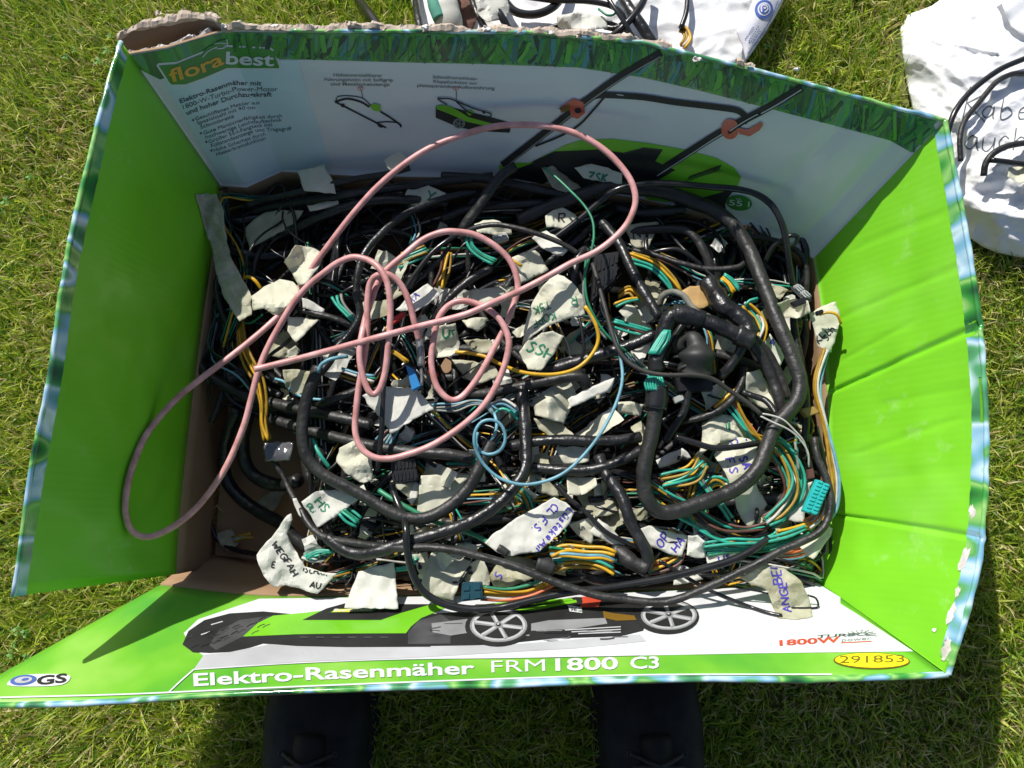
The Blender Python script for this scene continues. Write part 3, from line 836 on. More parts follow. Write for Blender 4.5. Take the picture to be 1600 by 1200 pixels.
def rim_roll(G, parent, rad, m, name='taped_rim', skip=0.0, seed=0):
    top = G[-1]; a = int(skip * len(top))
    pts = [Vector(p) + Vector((0, 0, 0.001)) for p in top[a:]]
    v, f, uv = tube_geo(pts, lambda t: rad * (0.85 + 0.3 * noise.noise((t * 30, seed, 0))), 8)
    put(name, v, f, m, parent, smooth=True, uv=uv)
rim_strip(LEFT, left_cols, 17, left); rim_roll(GL, left, 0.0034, P_RIM, seed=1)
rim_strip(RIGHT, right_cols, 21, right); rim_roll(GR, right, 0.0036, P_RIM, seed=2)
rim_strip(FRONT, front_cols, 7, front); rim_roll(GF, front, 0.0032, P_RIM, seed=3)
rim_roll(GB, back, 0.0028, P_RIM, seed=4, skip=0.28)
# ------------------------------------------------------------------ print on the back wall
pr = Print(BACK)
strip_bot = [(205, 100), (226, 112), (250, 124), (300, 108), (352, 91), (480, 93), (620, 97), (760, 100), (900, 105), (1000, 120), (1100, 143), (1200, 169), (1300, 195), (1390, 219), (1424, 238)]
strip_top = [(1474, 192), (1400, 172), (1290, 142), (1150, 105), (1000, 68), (830, 54), (650, 52), (480, 52), (352, 50), (300, 64), (262, 77), (203, 87)]
pr.poly(strip_bot + strip_top, P_GRASS, 0.0005, 12)
pr.link('printed_grass_border', back)
BLADES = [print_material('printed_blade_%d' % i, [(0.3, c), (0.7, tuple(x * 1.4 for x in c))], 8, (1, 1, 1), .45, .2) for i, c in enumerate([(.012, .07, .02), (.02, .13, .02), (.045, .24, .02), (.08, .33, .03), (.02, .12, .10), (.04, .2, .2), (.006, .03, .015), (.03, .2, .03)])]
pr = Print(BACK)
for _ in range(420):      # single darker and lighter blades in the printed border
    x = random.uniform(360, 1440); yb = np.interp(x, [s[0] for s in strip_bot], [s[1] for s in strip_bot])
    yt = np.interp(x, [s[0] for s in strip_top[::-1]], [s[1] for s in strip_top[::-1]])
    dx = random.gauss(10, 16); h = yb - yt - 2
    x2 = x + dx; y2 = np.interp(x2, [s[0] for s in strip_top[::-1]], [s[1] for s in strip_top[::-1]]) + random.uniform(1, h * .25)
    yb2 = yb - random.uniform(0.5, h * .15)
    pr.stroke([(x, yb2), ((x + x2) / 2 + dx * .12, (yb2 + y2) / 2), (x2, y2)], random.choice([.5, .8, 1.2, 2.6, 4.0]),
              random.choice(BLADES), 0.0007 + .0002 * (_ % 5))
pr.link('printed_grass_blades', back)
pr = Print(BACK)
pr.poly([(252, 122), (300, 108), (352, 92), (466, 94), (518, 266), (440, 264), (385, 288), (348, 286)], P_PALE, 0.0005, 12)
pr.link('printed_pale_field', back)
pr = Print(BACK)   # logo
def pts_(off, sc, L): return [(off[0] + sc * a, off[1] + sc * b) for a, b in L]
Z1 = ((230, 60), 0.1583)
outer = pts_(*Z1, [(90, 262), (110, 240), (290, 228), (530, 130), (620, 95), (780, 60), (1210, 84), (1265, 115), (1330, 270), (1318, 300), (790, 300), (560, 400), (380, 462), (230, 462), (205, 440)])
pr.poly(outer, P_WHITE, 0.0010, 12)
inner = pts_(*Z1, [(112, 262), (280, 248), (530, 150), (640, 108), (785, 80), (1205, 100), (1250, 125), (1305, 278), (1300, 288), (785, 288), (556, 386), (376, 448), (240, 450), (222, 432)])
pr.poly(inner, P_LOGO, 0.0014, 12)
pr.poly(pts_(*Z1, [(540, 170), (560, 110), (620, 65), (690, 75), (640, 130)]), P_LOGO, 0.0018, 10)
pr.poly(pts_(*Z1, [(670, 95), (640, 60), (700, 20), (780, 5), (790, 40), (740, 80)]), P_LOGO, 0.0018, 10)
pr.stroke(pts_(*Z1, [(545, 180), (600, 120), (690, 75)]), .7, P_WHITE, 0.0022)
pr.stroke(pts_(*Z1, [(690, 95), (760, 85), (790, 40), (780, 0)]), .7, P_WHITE, 0.0022)
pr.stroke(pts_(*Z1, [(660, 45), (720, 40), (780, 42)]), .6, P_WHITE, 0.0022)
pr.text('flora', pts_(*Z1, [(238, 425), (560, 325), (762, 240)]), 20, P_ORANGE, 0.0022, bold=0.022)
pr.text('best', pts_(*Z1, [(772, 243), (1255, 262)]), 19, P_WHITE, 0.0022, bold=0.022)
pr.link('printed_logo', back)
pr = Print(BACK)   # product text
for s, L, h, b in [
    ('Elektro-Rasenmäher mit', [(282, 161), (363, 132), (409, 133)], 7.0, .018), ('1800-W-Turbo-Power-Motor', [(287, 170), (368, 142), (434, 142)], 7.0, 0.0),
    ('und hoher Durchzugskraft', [(292, 179), (372, 151), (425, 150)], 7.0, .018), ('Geschliffenes Messer aus', [(306, 188), (377, 164), (406, 162)], 5.6, 0.0),
    ('Spezialstahl mit 40 cm', [(309, 194.5), (377, 171), (398, 170)], 5.6, 0.0), ('Schnittbreite', [(314, 201), (366, 183)], 5.6, 0.0),
    ('Gute Manövrierfähigkeit durch', [(319, 210), (388, 186), (441, 183)], 5.6, 0.0), ('hochwertige Leichtlauftechnik', [(322, 216.5), (391, 193), (441, 189)], 5.6, 0.0),
    ('Großer 55-l-Fangsack mit', [(327, 223.5), (396, 199), (426, 196.5)], 5.6, 0.0), ('Füllstandsanzeige und Tragegriff', [(331, 230), (399, 205.5), (456, 203)], 5.6, 0.0),
    ('Hohe Sicherheit durch', [(335, 237), (399, 215), (415, 211)], 5.6, 0.0), ('Messerbremsfunktion', [(339, 243.5), (400, 222), (415, 218)], 5.6, 0.0)]:
    pr.text(s, L, h, P_TYPE, 0.0010, bold=b)
for x, y in ((302, 187), (314, 207.5), (322.5, 221), (330.5, 234.5)): pr.ellipse(x, y, 1.8, 1.8, P_TYPE, 0.0010, n=8)
pr.link('printed_text', back)
pr = Print(BACK)   # two small pictures with captions
for s, L in [('Höhenverstellbarer', [(521, 119), (598, 120)]), ('Führungsholm mit Softgrip', [(507, 126), (614, 127)]), ('und Metallschaltstange', [(517, 133), (609, 134)]),
             ('Schnellverschluss-', [(676, 122), (746, 125)]), ('Klappfunktion zur', [(677, 129), (746, 132)]), ('platzsparenden Aufbewahrung', [(652, 135), (773, 140)])]:
    if s.startswith('Schnell'): pr.link('printed_caption', back); pr = Print(BACK)
    pr.text(s, L, 4.6, P_TYPE2, 0.0009, bold=.012)
pr.link('printed_caption', back)
pr = Print(BACK)
Z2 = ((480, 90), 0.2625)
z2 = lambda L: pts_(*Z2, L)
for L, h in [([(170, 262), (182, 232), (240, 225), (330, 240), (385, 290)], .7), ([(165, 262), (240, 243), (320, 262), (372, 292)], 1.5), ([(435, 318), (495, 355), (552, 396)], 1.4),
             ([(552, 392), (560, 412)], 1.4), ([(168, 262), (215, 285), (410, 385), (470, 415)], 1.3), ([(410, 385), (480, 380), (545, 385)], .9), ([(322, 190), (332, 240)], .5), ([(888, 196), (888, 250)], .5)]:
    pr.stroke(z2(L), h, P_BLACK, 0.0010)
pr.poly(z2([(370, 285), (400, 268), (440, 280), (436, 318), (395, 312)]), P_BGREEN, 0.0014, 10)
pr.ellipse(480 + .2625 * 213, 90 + .2625 * 282, 3.2, 3.0, P_BLACK, 0.0014, n=10)
pr.ellipse(480 + .2625 * 435, 90 + .2625 * 402, 5, 2.6, P_BLACK, 0.0014, n=10, rot=.5)
for cx in (318, 885):
    pr.ellipse(480 + .2625 * cx, 90 + .2625 * 182, 4.6, 3.2, P_RED, 0.0010, n=12); pr.ellipse(480 + .2625 * cx, 90 + .2625 * 182, 3.4, 2.2, P_WHITE, 0.0014, n=12)
    pr.ellipse(480 + .2625 * cx, 90 + .2625 * 182, 1.6, 1.2, P_RED, 0.0018, n=8)
pr.poly(z2([(765, 290), (800, 278), (1000, 330), (1100, 355), (1190, 380), (1215, 400), (1205, 445), (1110, 440), (1000, 432), (900, 412), (765, 355)]), P_BLACK, 0.0010, 10)
pr.poly(z2([(766, 288), (790, 278), (850, 285), (900, 312), (960, 350), (1150, 402), (1110, 412), (950, 378), (850, 332), (770, 302)]), P_BGREEN, 0.0014, 10)
pr.poly(z2([(945, 318), (975, 305), (995, 325), (965, 342)]), P_BGREEN, 0.0016, 10)
pr.ellipse(480 + .2625 * 905, 90 + .2625 * 387, 9.6, 8, P_MGREY, 0.0018, n=16); pr.ellipse(480 + .2625 * 905, 90 + .2625 * 387, 6.6, 5.4, P_DGREY, 0.0021, n=16)
for k in range(5):
    t = k * 2 * math.pi / 5; c = (480 + .2625 * 905, 90 + .2625 * 387)
    pr.stroke([c, (c[0] + 7.5 * math.cos(t), c[1] + 6.2 * math.sin(t))], .8, P_MGREY, 0.0024)
for L in [[(775, 238), (850, 240), (890, 255), (1000, 300), (1095, 330), (1080, 350), (1040, 345), (960, 318), (890, 258)], [(775, 238), (800, 258), (835, 275)]]:
    pr.stroke(z2(L), 1.0, P_BLACK, 0.0020)
pr.ellipse(480 + .2625 * 1053, 90 + .2625 * 320, 2.6, 2.4, P_BLACK, 0.0022, n=10)
pr.link('printed_small_pictures', back)
pr = Print(BACK)   # the big mower seen from behind
Z3 = ((780, 70), 0.2625)
z3 = lambda L: pts_(*Z3, L)
pr.poly(z3([(180, 700), (400, 592), (500, 562), (680, 558), (900, 585), (1100, 620), (1290, 670), (1400, 730), (1440, 785), (1415, 850), (1300, 885), (1170, 918), (1000, 935), (700, 900), (200, 760), (0, 760), (0, 715), (60, 700)]), P_BGREEN, 0.0008, 12)
pr.poly(z3([(200, 690), (330, 632), (600, 620), (740, 640), (860, 608), (975, 620), (930, 690), (1050, 742), (950, 800), (900, 860), (700, 880), (300, 900), (20, 850), (20, 770), (200, 700)]), P_BLACK, 0.0012, 12)
pr.poly(z3([(1180, 915), (1300, 882), (1420, 845), (1370, 895), (1345, 950), (1360, 1010), (1420, 1060), (1300, 1050), (1100, 990), (950, 935)]), P_BLACK, 0.0012, 12)
for k in range(14):
    x = 1125 + k * 14
    pr.stroke(z3([(x, 795 - k * 5), (x + 16, 775 - k * 5)]), .9, P_BLACK, 0.0014)
    if k < 12: pr.stroke(z3([(x + 20, 800 - k * 5), (x + 34, 785 - k * 5)]), .8, P_BLACK, 0.0014)
pr.stroke(z3([(1330, 745), (1230, 770), (1110, 805)]), .6, P_LOGO, 0.0014)
pr.stroke(z3([(740, 645), (860, 615), (965, 625)]), .8, P_DGREY, 0.0016)
pr.stroke(z3([(20, 715), (300, 500), (480, 360), (700, 200), (990, 28)]), 6.0, P_BLACK, 0.0016)
pr.stroke(z3([(60, 705), (310, 510), (490, 368), (715, 208), (960, 66)]), .9, P_MGREY, 0.0020)
pr.stroke(z3([(880, 795), (1100, 655), (1330, 512), (1600, 370), (1830, 235)]), 6.0, P_BLACK, 0.0016)
pr.stroke(z3([(940, 775), (1120, 660), (1340, 520), (1620, 372), (1800, 262)]), .9, P_LIGHTGREY, 0.0020)
pr.stroke(z3([(490, 340), (560, 305), (640, 296), (850, 308), (1050, 338), (1300, 368), (1420, 388), (1462, 425), (1455, 465)]), 4.8, P_BLACK, 0.0018)
pr.stroke(z3([(700, 290), (740, 296)]), .8, P_LIGHTGREY, 0.0022)
pr.stroke(z3([(625, 310), (560, 385), (480, 470), (380, 532), (215, 600)]), 1.6, P_BLACK, 0.0016)
pr.poly(z3([(358, 372), (440, 316), (500, 335), (512, 400), (468, 436), (432, 425), (420, 385), (372, 398)]), P_RED, 0.0022, 10)
pr.poly(z3([(358, 372), (420, 345), (420, 385), (372, 398)]), P_BROWN, 0.0026, 10)
pr.ellipse(*z3([(470, 385)])[0], 5.5, 4.5, P_BLACK, 0.0026, n=12)
pr.ellipse(*z3([(1375, 497)])[0], 14, 16, P_RED, 0.0022, n=16)
pr.poly(z3([(1425, 490), (1480, 500), (1560, 455), (1572, 470), (1550, 505), (1490, 540), (1430, 525)]), P_RED, 0.0022, 10)
pr.stroke(z3([(1365, 520), (1450, 465), (1560, 405)]), 2.0, P_BLACK, 0.0028); pr.stroke(z3([(1375, 505), (1450, 455), (1540, 405)]), .8, P_LIGHTGREY, 0.0031)
pr.link('printed_mower', back)
pr = Print(BACK)
pr.ellipse(1155, 316, 20.5, 12, P_LOGO, 0.0016, rot=.12)
pr.text('55 l', [(1139, 319), (1171, 322)], 8.5, P_WHITE, 0.0022, bold=.01); pr.text('ca.', [(1150, 310), (1159, 311)], 3.6, P_WHITE, 0.0022)
pr.link('printed_badge', back)

# ------------------------------------------------------------------ print on the front wall
pr = Print(FRONT)
pr.poly([(405, 936), (560, 934), (700, 932), (860, 930), (1000, 926), (1150, 919), (1276, 911), (1350, 957), (1442, 1018), (1200, 1021), (1000, 1025), (800, 1029), (640, 1031), (470, 1037), (303, 1048), (318, 1025), (300, 1012), (287, 990), (310, 968)], P_WHITE, 0.0005, 14)
pr.link('printed_white_field', front)
pr = Print(FRONT)
pr.poly([(303, 1047), (319, 1024), (360, 1020), (430, 1006), (640, 1012), (800, 1008), (900, 1000), (1000, 992), (1010, 1003), (900, 1014), (760, 1022), (640, 1029), (470, 1035)], P_LIGHTGREY, 0.0009, 12)
pr.stroke([(264, 1083), (284, 1064), (303, 1047.5)], 1.1, P_WHITE, 0.0012)
pr.stroke([(303, 1047.5), (470, 1037), (640, 1031), (800, 1029), (1000, 1025)], .7, P_WHITE, 0.0012)
pr.stroke([(0, 1091), (200, 1086), (400, 1077), (700, 1065), (1000, 1056), (1300, 1055)], 1.2, P_WHITE, 0.0012)
pr.link('printed_ground_band', front)
pr = Print(FRONT)   # the mower
Z4 = ((280, 920), 1 / 3.81)
z4 = lambda L: pts_(*Z4, L)
pr.poly(z4([(20, 335), (55, 255), (150, 190), (300, 150), (500, 138), (680, 155), (560, 172), (470, 210), (380, 288), (700, 275), (1000, 270), (1350, 270), (1420, 300), (1500, 350), (1000, 352), (700, 345), (500, 330), (420, 355), (300, 380), (180, 386), (80, 380)]), P_BLACK, 0.0010, 10)
pr.poly(z4([(180, 340), (230, 260), (360, 190), (520, 168), (560, 172), (470, 210), (380, 288), (300, 330), (220, 370)]), P_DGREY, 0.00115, 10)
pr.stroke(z4([(130, 280), (185, 262)]), .8, P_LIGHTGREY, 0.0016); pr.stroke(z4([(190, 220), (260, 200)]), .8, P_LIGHTGREY, 0.0016)
for k in range(6): pr.stroke(z4([(720 + k * 95, 295), (770 + k * 95, 296)]), 1.0, P_DGREY, 0.0016)
pr.poly(z4([(380, 290), (470, 208), (560, 165), (740, 148), (990, 120), (1300, 120), (1480, 100), (1650, 85), (1560, 130), (1440, 180), (1380, 230), (1350, 270), (1000, 272), (700, 276)]), P_BGREEN, 0.0013, 10)
pr.poly(z4([(735, 192), (880, 122), (990, 92), (1300, 98), (1500, 98), (1320, 150), (1200, 192)]), P_BLACK, 0.0016, 10)
pr.poly(z4([(895, 150), (930, 128), (1190, 122), (1150, 146)]), P_LOGO, 0.0020, 10)
pr.poly(z4([(910, 147), (935, 131), (1045, 128), (1020, 146)]), P_YELLOW, 0.0022, 10)
pr.text('florabest', z4([(920, 146), (1150, 142)]), 4.2, P_WHITE, 0.0026, bold=.02)
Z5 = ((480, 780), 0.35)
z5 = lambda L: pts_(*Z5, L)
pr.poly(z5([(435, 605), (480, 545), (560, 515), (760, 500), (880, 480), (1000, 470), (1200, 440), (1500, 450), (1520, 520), (1500, 590), (1400, 615), (1100, 625), (960, 640), (760, 655), (440, 660)]), P_BLACK, 0.0012, 10)
pr.poly(z5([(450, 600), (500, 545), (600, 520), (640, 550), (620, 600), (640, 650), (450, 652)]), P_DGREY, 0.0016, 10)
pr.poly(z5([(555, 560), (720, 540), (735, 600), (640, 615), (560, 600)]), P_MGREY, 0.00185, 10)
pr.poly(z5([(1000, 560), (1080, 545), (1330, 535), (1340, 560), (1180, 585), (1000, 592)]), P_MGREY, 0.0015, 10)
for k in range(3): pr.stroke(z5([(1150 + 30 * k, 590 + 8 * k), (1400, 575 + 12 * k)]), .8, P_LIGHTGREY, 0.0018)
pr.poly(z5([(930, 500), (1010, 485), (1200, 455), (1205, 466), (1000, 505)]), P_BGREEN, 0.0018, 10)
pr.poly(z5([(760, 478), (900, 462), (1180, 448), (1190, 456), (960, 482)]), P_BGREEN, 0.0018, 10)
pr.poly(z5([(1225, 442), (1320, 438), (1300, 490), (1215, 490), (1230, 466)]), P_RED, 0.0020, 10)
pr.poly(z5([(1162, 478), (1225, 490), (1228, 515), (1172, 508)]), P_WHITE, 0.0022, 10)
pr.text('96', [(891, 957), (901, 958)], 5.5, P_BLACK, 0.0026, bold=.01); pr.text('dB', [(903, 958.5), (909, 959)], 2.6, P_LOGO, 0.0026)
pr.poly(z5([(1320, 505), (1370, 515), (1460, 525), (1470, 545), (1380, 548), (1325, 535)]), P_BROWN, 0.0018, 10)
for k in range(26):
    x0 = random.uniform(460, 1380); y0 = random.uniform(545, 640); l = random.uniform(20, 110)
    pr.stroke(z5([(x0, y0), (x0 + l * .5, y0 - random.uniform(-2, 4)), (x0 + l, y0 - random.uniform(-3, 8))]), random.choice([.4, .6, 1.0]), random.choice([P_DGREY, P_MGREY, P_BLACK, P_DGREY]), 0.0019)
for k in range(30):
    x0 = random.uniform(30, 500); y0 = 330 - x0 * .25 + random.uniform(-20, 60)
    pr.stroke(z4([(x0, y0), (x0 + 20, y0 - 14), (x0 + 44, y0 - 22)]), .5, random.choice([P_DGREY, P_BLACK]), 0.0017)
def wheel(cx, cy, rx, ry, ph):
    pr.ellipse(cx - 2, cy + 1.5, rx * 1.12, ry * 1.18, P_BLACK, 0.0020); pr.ellipse(cx, cy, rx, ry, P_MGREY, 0.0023); pr.ellipse(cx, cy, rx * .93, ry * .92, P_LIGHTGREY, 0.0025)
    pr.ellipse(cx, cy, rx * .84, ry * .80, P_BLACK, 0.0027)
    for k in range(6):
        t = ph + k * math.pi / 3
        pr.stroke([(cx, cy), (cx + rx * .5 * math.cos(t), cy + ry * .5 * math.sin(t)), (cx + rx * .86 * math.cos(t), cy + ry * .83 * math.sin(t))], 3.1, P_MGREY, 0.0030)
        pr.stroke([(cx, cy), (cx + rx * .5 * math.cos(t + .05), cy + ry * .5 * math.sin(t + .05)), (cx + rx * .84 * math.cos(t + .05), cy + ry * .81 * math.sin(t + .05))], 1.6, P_LIGHTGREY, 0.0032)
    pr.ellipse(cx, cy, 7, 5, P_MGREY, 0.0035, n=14); pr.ellipse(cx, cy, 4, 3, P_BLACK, 0.0038, n=12); pr.ellipse(cx - .6, cy - .6, 2, 1.4, P_LIGHTGREY, 0.0041, n=10)
wheel(779, 980, 45, 26, .2); wheel(1045, 964, 44, 23, .35)
pr.link('printed_mower', front)
pr = Print(FRONT)
pr.text('Elektro-Rasenmäher', [(303, 1073), (480, 1063.5), (640, 1057), (742, 1054)], 19, P_WHITE, 0.0010, bold=.022)
pr.text('FRM', [(768, 1052), (852, 1049.5)], 18.5, P_WHITE, 0.0010); pr.text('1800', [(868, 1049), (966, 1046.5)], 18.5, P_WHITE, 0.0010, bold=.022)
pr.text('C3', [(985, 1046), (1030, 1045)], 18, P_WHITE, 0.0010, bold=.022)
pr.link('printed_text', front)
pr = Print(FRONT)
pr.poly(smooth_poly([(6, 1074), (20, 1060), (45, 1054), (112, 1054), (108, 1066), (92, 1073)], 2), P_WHITE, 0.0009, 10)
pr.ellipse(37, 1064, 21, 8, P_BLUE, 0.0013, rot=-.12); pr.ellipse(37, 1064, 14, 5, P_LIGHTGREY, 0.0017, rot=-.12); pr.ellipse(40, 1063.5, 6, 2, P_BLUE, 0.0020, rot=-.2)
pr.text('GS', [(57, 1072), (104, 1067)], 13, P_BLACK, 0.0017, bold=.03, slant=.25)
pr.link('printed_badge', front)
pr = Print(FRONT)
pr.text('1800W', [(1218, 1010), (1313, 1004)], 8.5, P_RED, 0.0010, bold=.03); pr.text('TURBO', [(1276, 998), (1356, 993.5)], 4.6, P_TYPE, 0.0010, bold=.02, slant=.3)
pr.text('power', [(1315, 1003.5), (1361, 1000.5)], 5.0, P_TYPE2, 0.0010, slant=.2); pr.stroke([(1314, 1005.5), (1362, 1003)], .7, P_RED, 0.0010)
for k in range(9):
    t = -.2 + k * .38
    c = (1345, 994)
    pr.stroke([(c[0] + 8 * math.cos(t), c[1] - 3 * math.sin(t)), (c[0] + 18 * math.cos(t + .25), c[1] - 6.5 * math.sin(t + .25)), (c[0] + 25 * math.cos(t + .1), c[1] - 9 * math.sin(t + .1))], .6, P_TYPE2, 0.0010)
pr.link('printed_turbo_mark', front)
pr = Print(FRONT)
pr.ellipse(1362, 1033.5, 60, 13, P_BROWN, 0.0010, rot=.02); pr.ellipse(1362, 1033.5, 57.5, 11.4, P_YELLOW, 0.0014, rot=.02)
pr.text('291853', [(1312, 1038), (1413, 1036.5)], 11, P_BROWN, 0.0018)
pr.link('printed_number_badge', front)

# scuffs and chips on the sunlit wall
for cx, cy, L, r, ang in ((1520, 800, 12, 5, 1.5), (1506, 872, 24, 8, 1.95), (1487, 960, 18, 6, 1.9), (1480, 1012, 20, 7, 1.85), (1461, 984, 5, 4, .4), (1497, 925, 10, 4, 1.9)):
    pr = Print(RIGHT)
    poly = []
    for t in np.linspace(0, 6.28, 19)[:-1]:
        a, b = L * random.uniform(.55, 1.15) * math.cos(t), r * random.uniform(.4, 1.3) * math.sin(t)
        poly.append((cx + a * math.cos(ang) - b * math.sin(ang), cy + a * math.sin(ang) + b * math.cos(ang)))
    pr.poly(poly, TORN_W, 0.0011, 8)
    pr.link('scuffed_patch', right)

# ------------------------------------------------------------------ torn upper edge of the back wall
def torn(parent, line, z, seed, m, hgt, dep, name='torn_edge'):
    """ragged ribbon of torn board fibre along a line"""
    P = [W(x, y, z) for x, y in [q[:2] for q in catmull(line, 3.0)]]
    v, f = [], []; k = 5; rnd = random.Random(seed)
    for i, p in enumerate(P):
        nz = lambda a, s: noise.noise((i * s, a, seed))
        h = hgt * max(0.04, 0.42 + 1.5 * nz(0, .045) + .8 * nz(3, .16) + .25 * nz(6, .6))
        dd = dep * (1 + .8 * nz(5, .07))
        prof = [(0, -0.004), (-.1 * dd, h * .6), (dd * .35, h), (dd * .8, h * .55 + .004 * nz(8, .5)), (dd * 1.1, -.006)]
        for (oy, oz) in prof:
            v.append((p.x + .003 * nz(11 + oy * 300, .2), p.y + oy + .003 * nz(14 + oz * 200, .15), p.z + oz + .002 * nz(20 + oz * 90, .25)))
    for i in range(len(P) - 1):
        for q in range(k - 1):
            a = i * k + q; f.append((a, a + 1, a + k + 1, a + k))
    return put(name, v, f, m, parent)
torn(back, [(345, 47), (420, 46), (500, 48), (560, 45), (620, 47), (690, 49), (760, 50), (830, 52), (900, 56), (940, 60)], .311, 3, TORN, .0065, .009)
torn(back, [(940, 60), (1000, 67), (1050, 77)], .311, 5, TORN, .005, .008)
torn(back, [(1150, 103), (1165, 106), (1180, 111)], .312, 9, TORN, .010, .010)
torn(back, [(200, 84), (240, 78), (262, 74), (300, 62), (330, 52)], .306, 7, TORN_W, .007, .006)
# outer ply behind the torn corner: bare brown pocket
ply = [(186, 60), (215, 46), (250, 38), (300, 28), (345, 40)]
v, f = [], []
top = [W(x, y, .315) for x, y in [q[:2] for q in catmull(ply, 6)]]
for p in top: v += [p, Vector((p.x, p.y - .004, p.z - .05)), Vector((p.x, p.y - .018, p.z - .11))]
for i in range(len(top) - 1):
    for q in range(2): a = i * 3 + q; f.append((a, a + 1, a + 4, a + 3))
o = put('outer_ply', v, f, KRAFT, carton, smooth=True); s = o.modifiers.new('board', 'SOLIDIFY'); s.thickness = .003
torn(carton, [(184, 62), (200, 50), (230, 43), (270, 34), (300, 29), (325, 30), (345, 40)], .317, 21, TORN, .009, .010)
for i, (x, y, a) in enumerate(((350, 40, .4), (430, 40, 1.2), (545, 36, .2), (600, 44, 2.0), (665, 42, 1.0), (760, 44, .3), (860, 50, 1.6), (905, 55, .6), (1090, 92, .3), (1172, 100, 1.1), (1245, 108, -.5), (247, 20, .3))):
    L = random.uniform(5, 9); w = random.uniform(3, 5)     # loose flakes
    c = [(x + L * math.cos(a + t) * s1, y + w * math.sin(a + t) * s1) for t, s1 in ((0, 1), (.9, .7), (1.8, 1.1), (2.8, .8), (3.9, 1), (5.1, .8))]
    vv, ff = fill_poly(c, 4)
    v3 = [W(p[0], p[1], .318 + .006 * noise.noise((p[0] * .2, p[1] * .2, i))) for p in vv]
    o = put('torn_flake', v3, orient_up(v3, ff), random.choice([TORN_W, TORN]), carton)
    s = o.modifiers.new('board', 'SOLIDIFY'); s.thickness = .0012
# ------------------------------------------------------------------ deep tangle nobody could count
def pile_top(x, y):
    h = 0.122
    h -= 0.115 * max(0, min(1, (-0.25 - x) / 0.07)) * max(0, min(1, (0.19 - y) / 0.09))
    h -= 0.02 * max(0, min(1, (y - 0.38) / 0.1))
    return max(0.014, h)

def inside(x, y):
    return min(max(x, -0.405 if y > .16 else -.27), 0.395), min(max(y, -0.068), 0.46)

def tangle(name, label, count, rlo, rhi, mats, sides, zlo, zhi, length, clump=1, spread=0.008):
    V, F, MI, UV = [], [], [], []
    for c in range(count):
        x, y = random.uniform(-.39, .38), random.uniform(-.065, .45)
        if pile_top(x, y) < 0.06: x = random.uniform(-.2, .38)
        a = random.choice([0, 0, math.pi]) + random.gauss(0, .8); turn = random.gauss(0, 2.2)
        lvl = random.uniform(zlo, zhi); pts = []
        n = random.randint(7, 12); st = length / n
        for k in range(n):
            turn += random.gauss(0, 2.0)
            a += turn * st
            x += math.cos(a) * st; y += math.sin(a) * st
            x2, y2 = inside(x, y)
            if (x2, y2) != (x, y): a += 1.3; x, y = x2, y2
            h = pile_top(x, y)
            if h < 0.05 and count > 20: a += 1.5
            pts.append((x, y, max(0.012, h * (lvl + .10 * math.sin(k * 1.3 + c)))))
        if random.random() < .3: pts = [(p[0], p[1] * .25 - .045, p[2]) if p[0] > -.27 else p for p in pts]     # runs along the near wall
        pts = [((max(p[0], -.285), p[1], p[2]) if p[1] < .14 else p) for p in pts]
        for q in range(clump):
            ox = [random.gauss(0, spread) for _ in range(3)]
            pp = catmull([(p[0] + ox[0] + random.gauss(0, spread * .3), p[1] + ox[1] + random.gauss(0, spread * .3), max(.01, p[2] + ox[2] * .5)) for p in pts], .012)
            r = random.uniform(rlo, rhi)
            v, f, uv = tube_geo(pp, r, sides, .05, c)
            b = len(V); V += v; UV += uv
            F += [tuple(i + b for i in t) for t in f]
            MI += [random.randrange(len(mats))] * len(f)
    put(name, V, F, mats, None, mi=MI, smooth=True, uv=UV, label=label, cat='cables', kind='stuff', base=Vector((0, .2, 0)))

tangle('harness_tangle', 'deep tangle of black taped harnesses filling the carton', 150, .0032, .0085, [TAPE, CLOTH_TAPE, TUBE], 8, .35, 1.0, .62)
tangle('thin_wire_tangle', 'loose thin green, yellow and black wires among the harnesses', 60, .0010, .0016,
       [BLACKW, BLACKW, TEALW, GREENW, DGREENW, YELW, OCHW, BLACKW, BROWNW, WHITEW, BLUEW], 5, .80, 1.12, .34, clump=5, spread=.005)

tangle('fine_black_wire_tangle', 'fine kinked black wires and thin looms among the harnesses', 150, .0012, .0030, [BLACKW, TUBE, TAPE, BLACKW], 6, .85, 1.12, .30)

def scraps():
    V, Fc, MI = [], [], []
    for _ in range(125):
        x, y = random.uniform(-.36, .38), random.uniform(-.06, .44)
        if pile_top(x, y) < .09 or (y > .33 and random.random() < .8) or (x < -.2 and y > .25): continue
        z = pile_top(x, y) + random.uniform(-.004, .022); a = random.uniform(0, 3.14)
        w, l = random.uniform(.006, .013), random.uniform(.011, .028)
        tx, ty = random.uniform(-.8, .8), random.uniform(-.8, .8); n = 7; i0 = len(V); ph = random.uniform(0, 6)
        for j in range(4):
            for i in range(n + 1):
                u = (i / n - .5) * 2 * l + random.uniform(-.0012, .0012); v = (j / 3 - .5) * 2 * w + random.uniform(-.0014, .0014)
                V.append((x + u * math.cos(a) - v * math.sin(a), y + u * math.sin(a) + v * math.cos(a),
                          z + tx * u + ty * v + .004 * math.sin(i * 1.9 + ph) * (1 if i % 2 else -.6) + random.uniform(-.0016, .0016)))
        m = random.randrange(3)
        for j in range(3):
            for i in range(n): q = i0 + j * (n + 1) + i; Fc.append((q, q + 1, q + n + 2, q + n + 1)); MI.append(m)
    o = put('buried_tape_scraps', V, Fc, [CREAM, CREAM_D, CREAM_W], mi=MI, label='crumpled ends of masking tape half buried among the wires', cat='tape scraps', kind='stuff', base=Vector((0, .2, 0)))
    s = o.modifiers.new('thickness', 'SOLIDIFY'); s.thickness = .0004
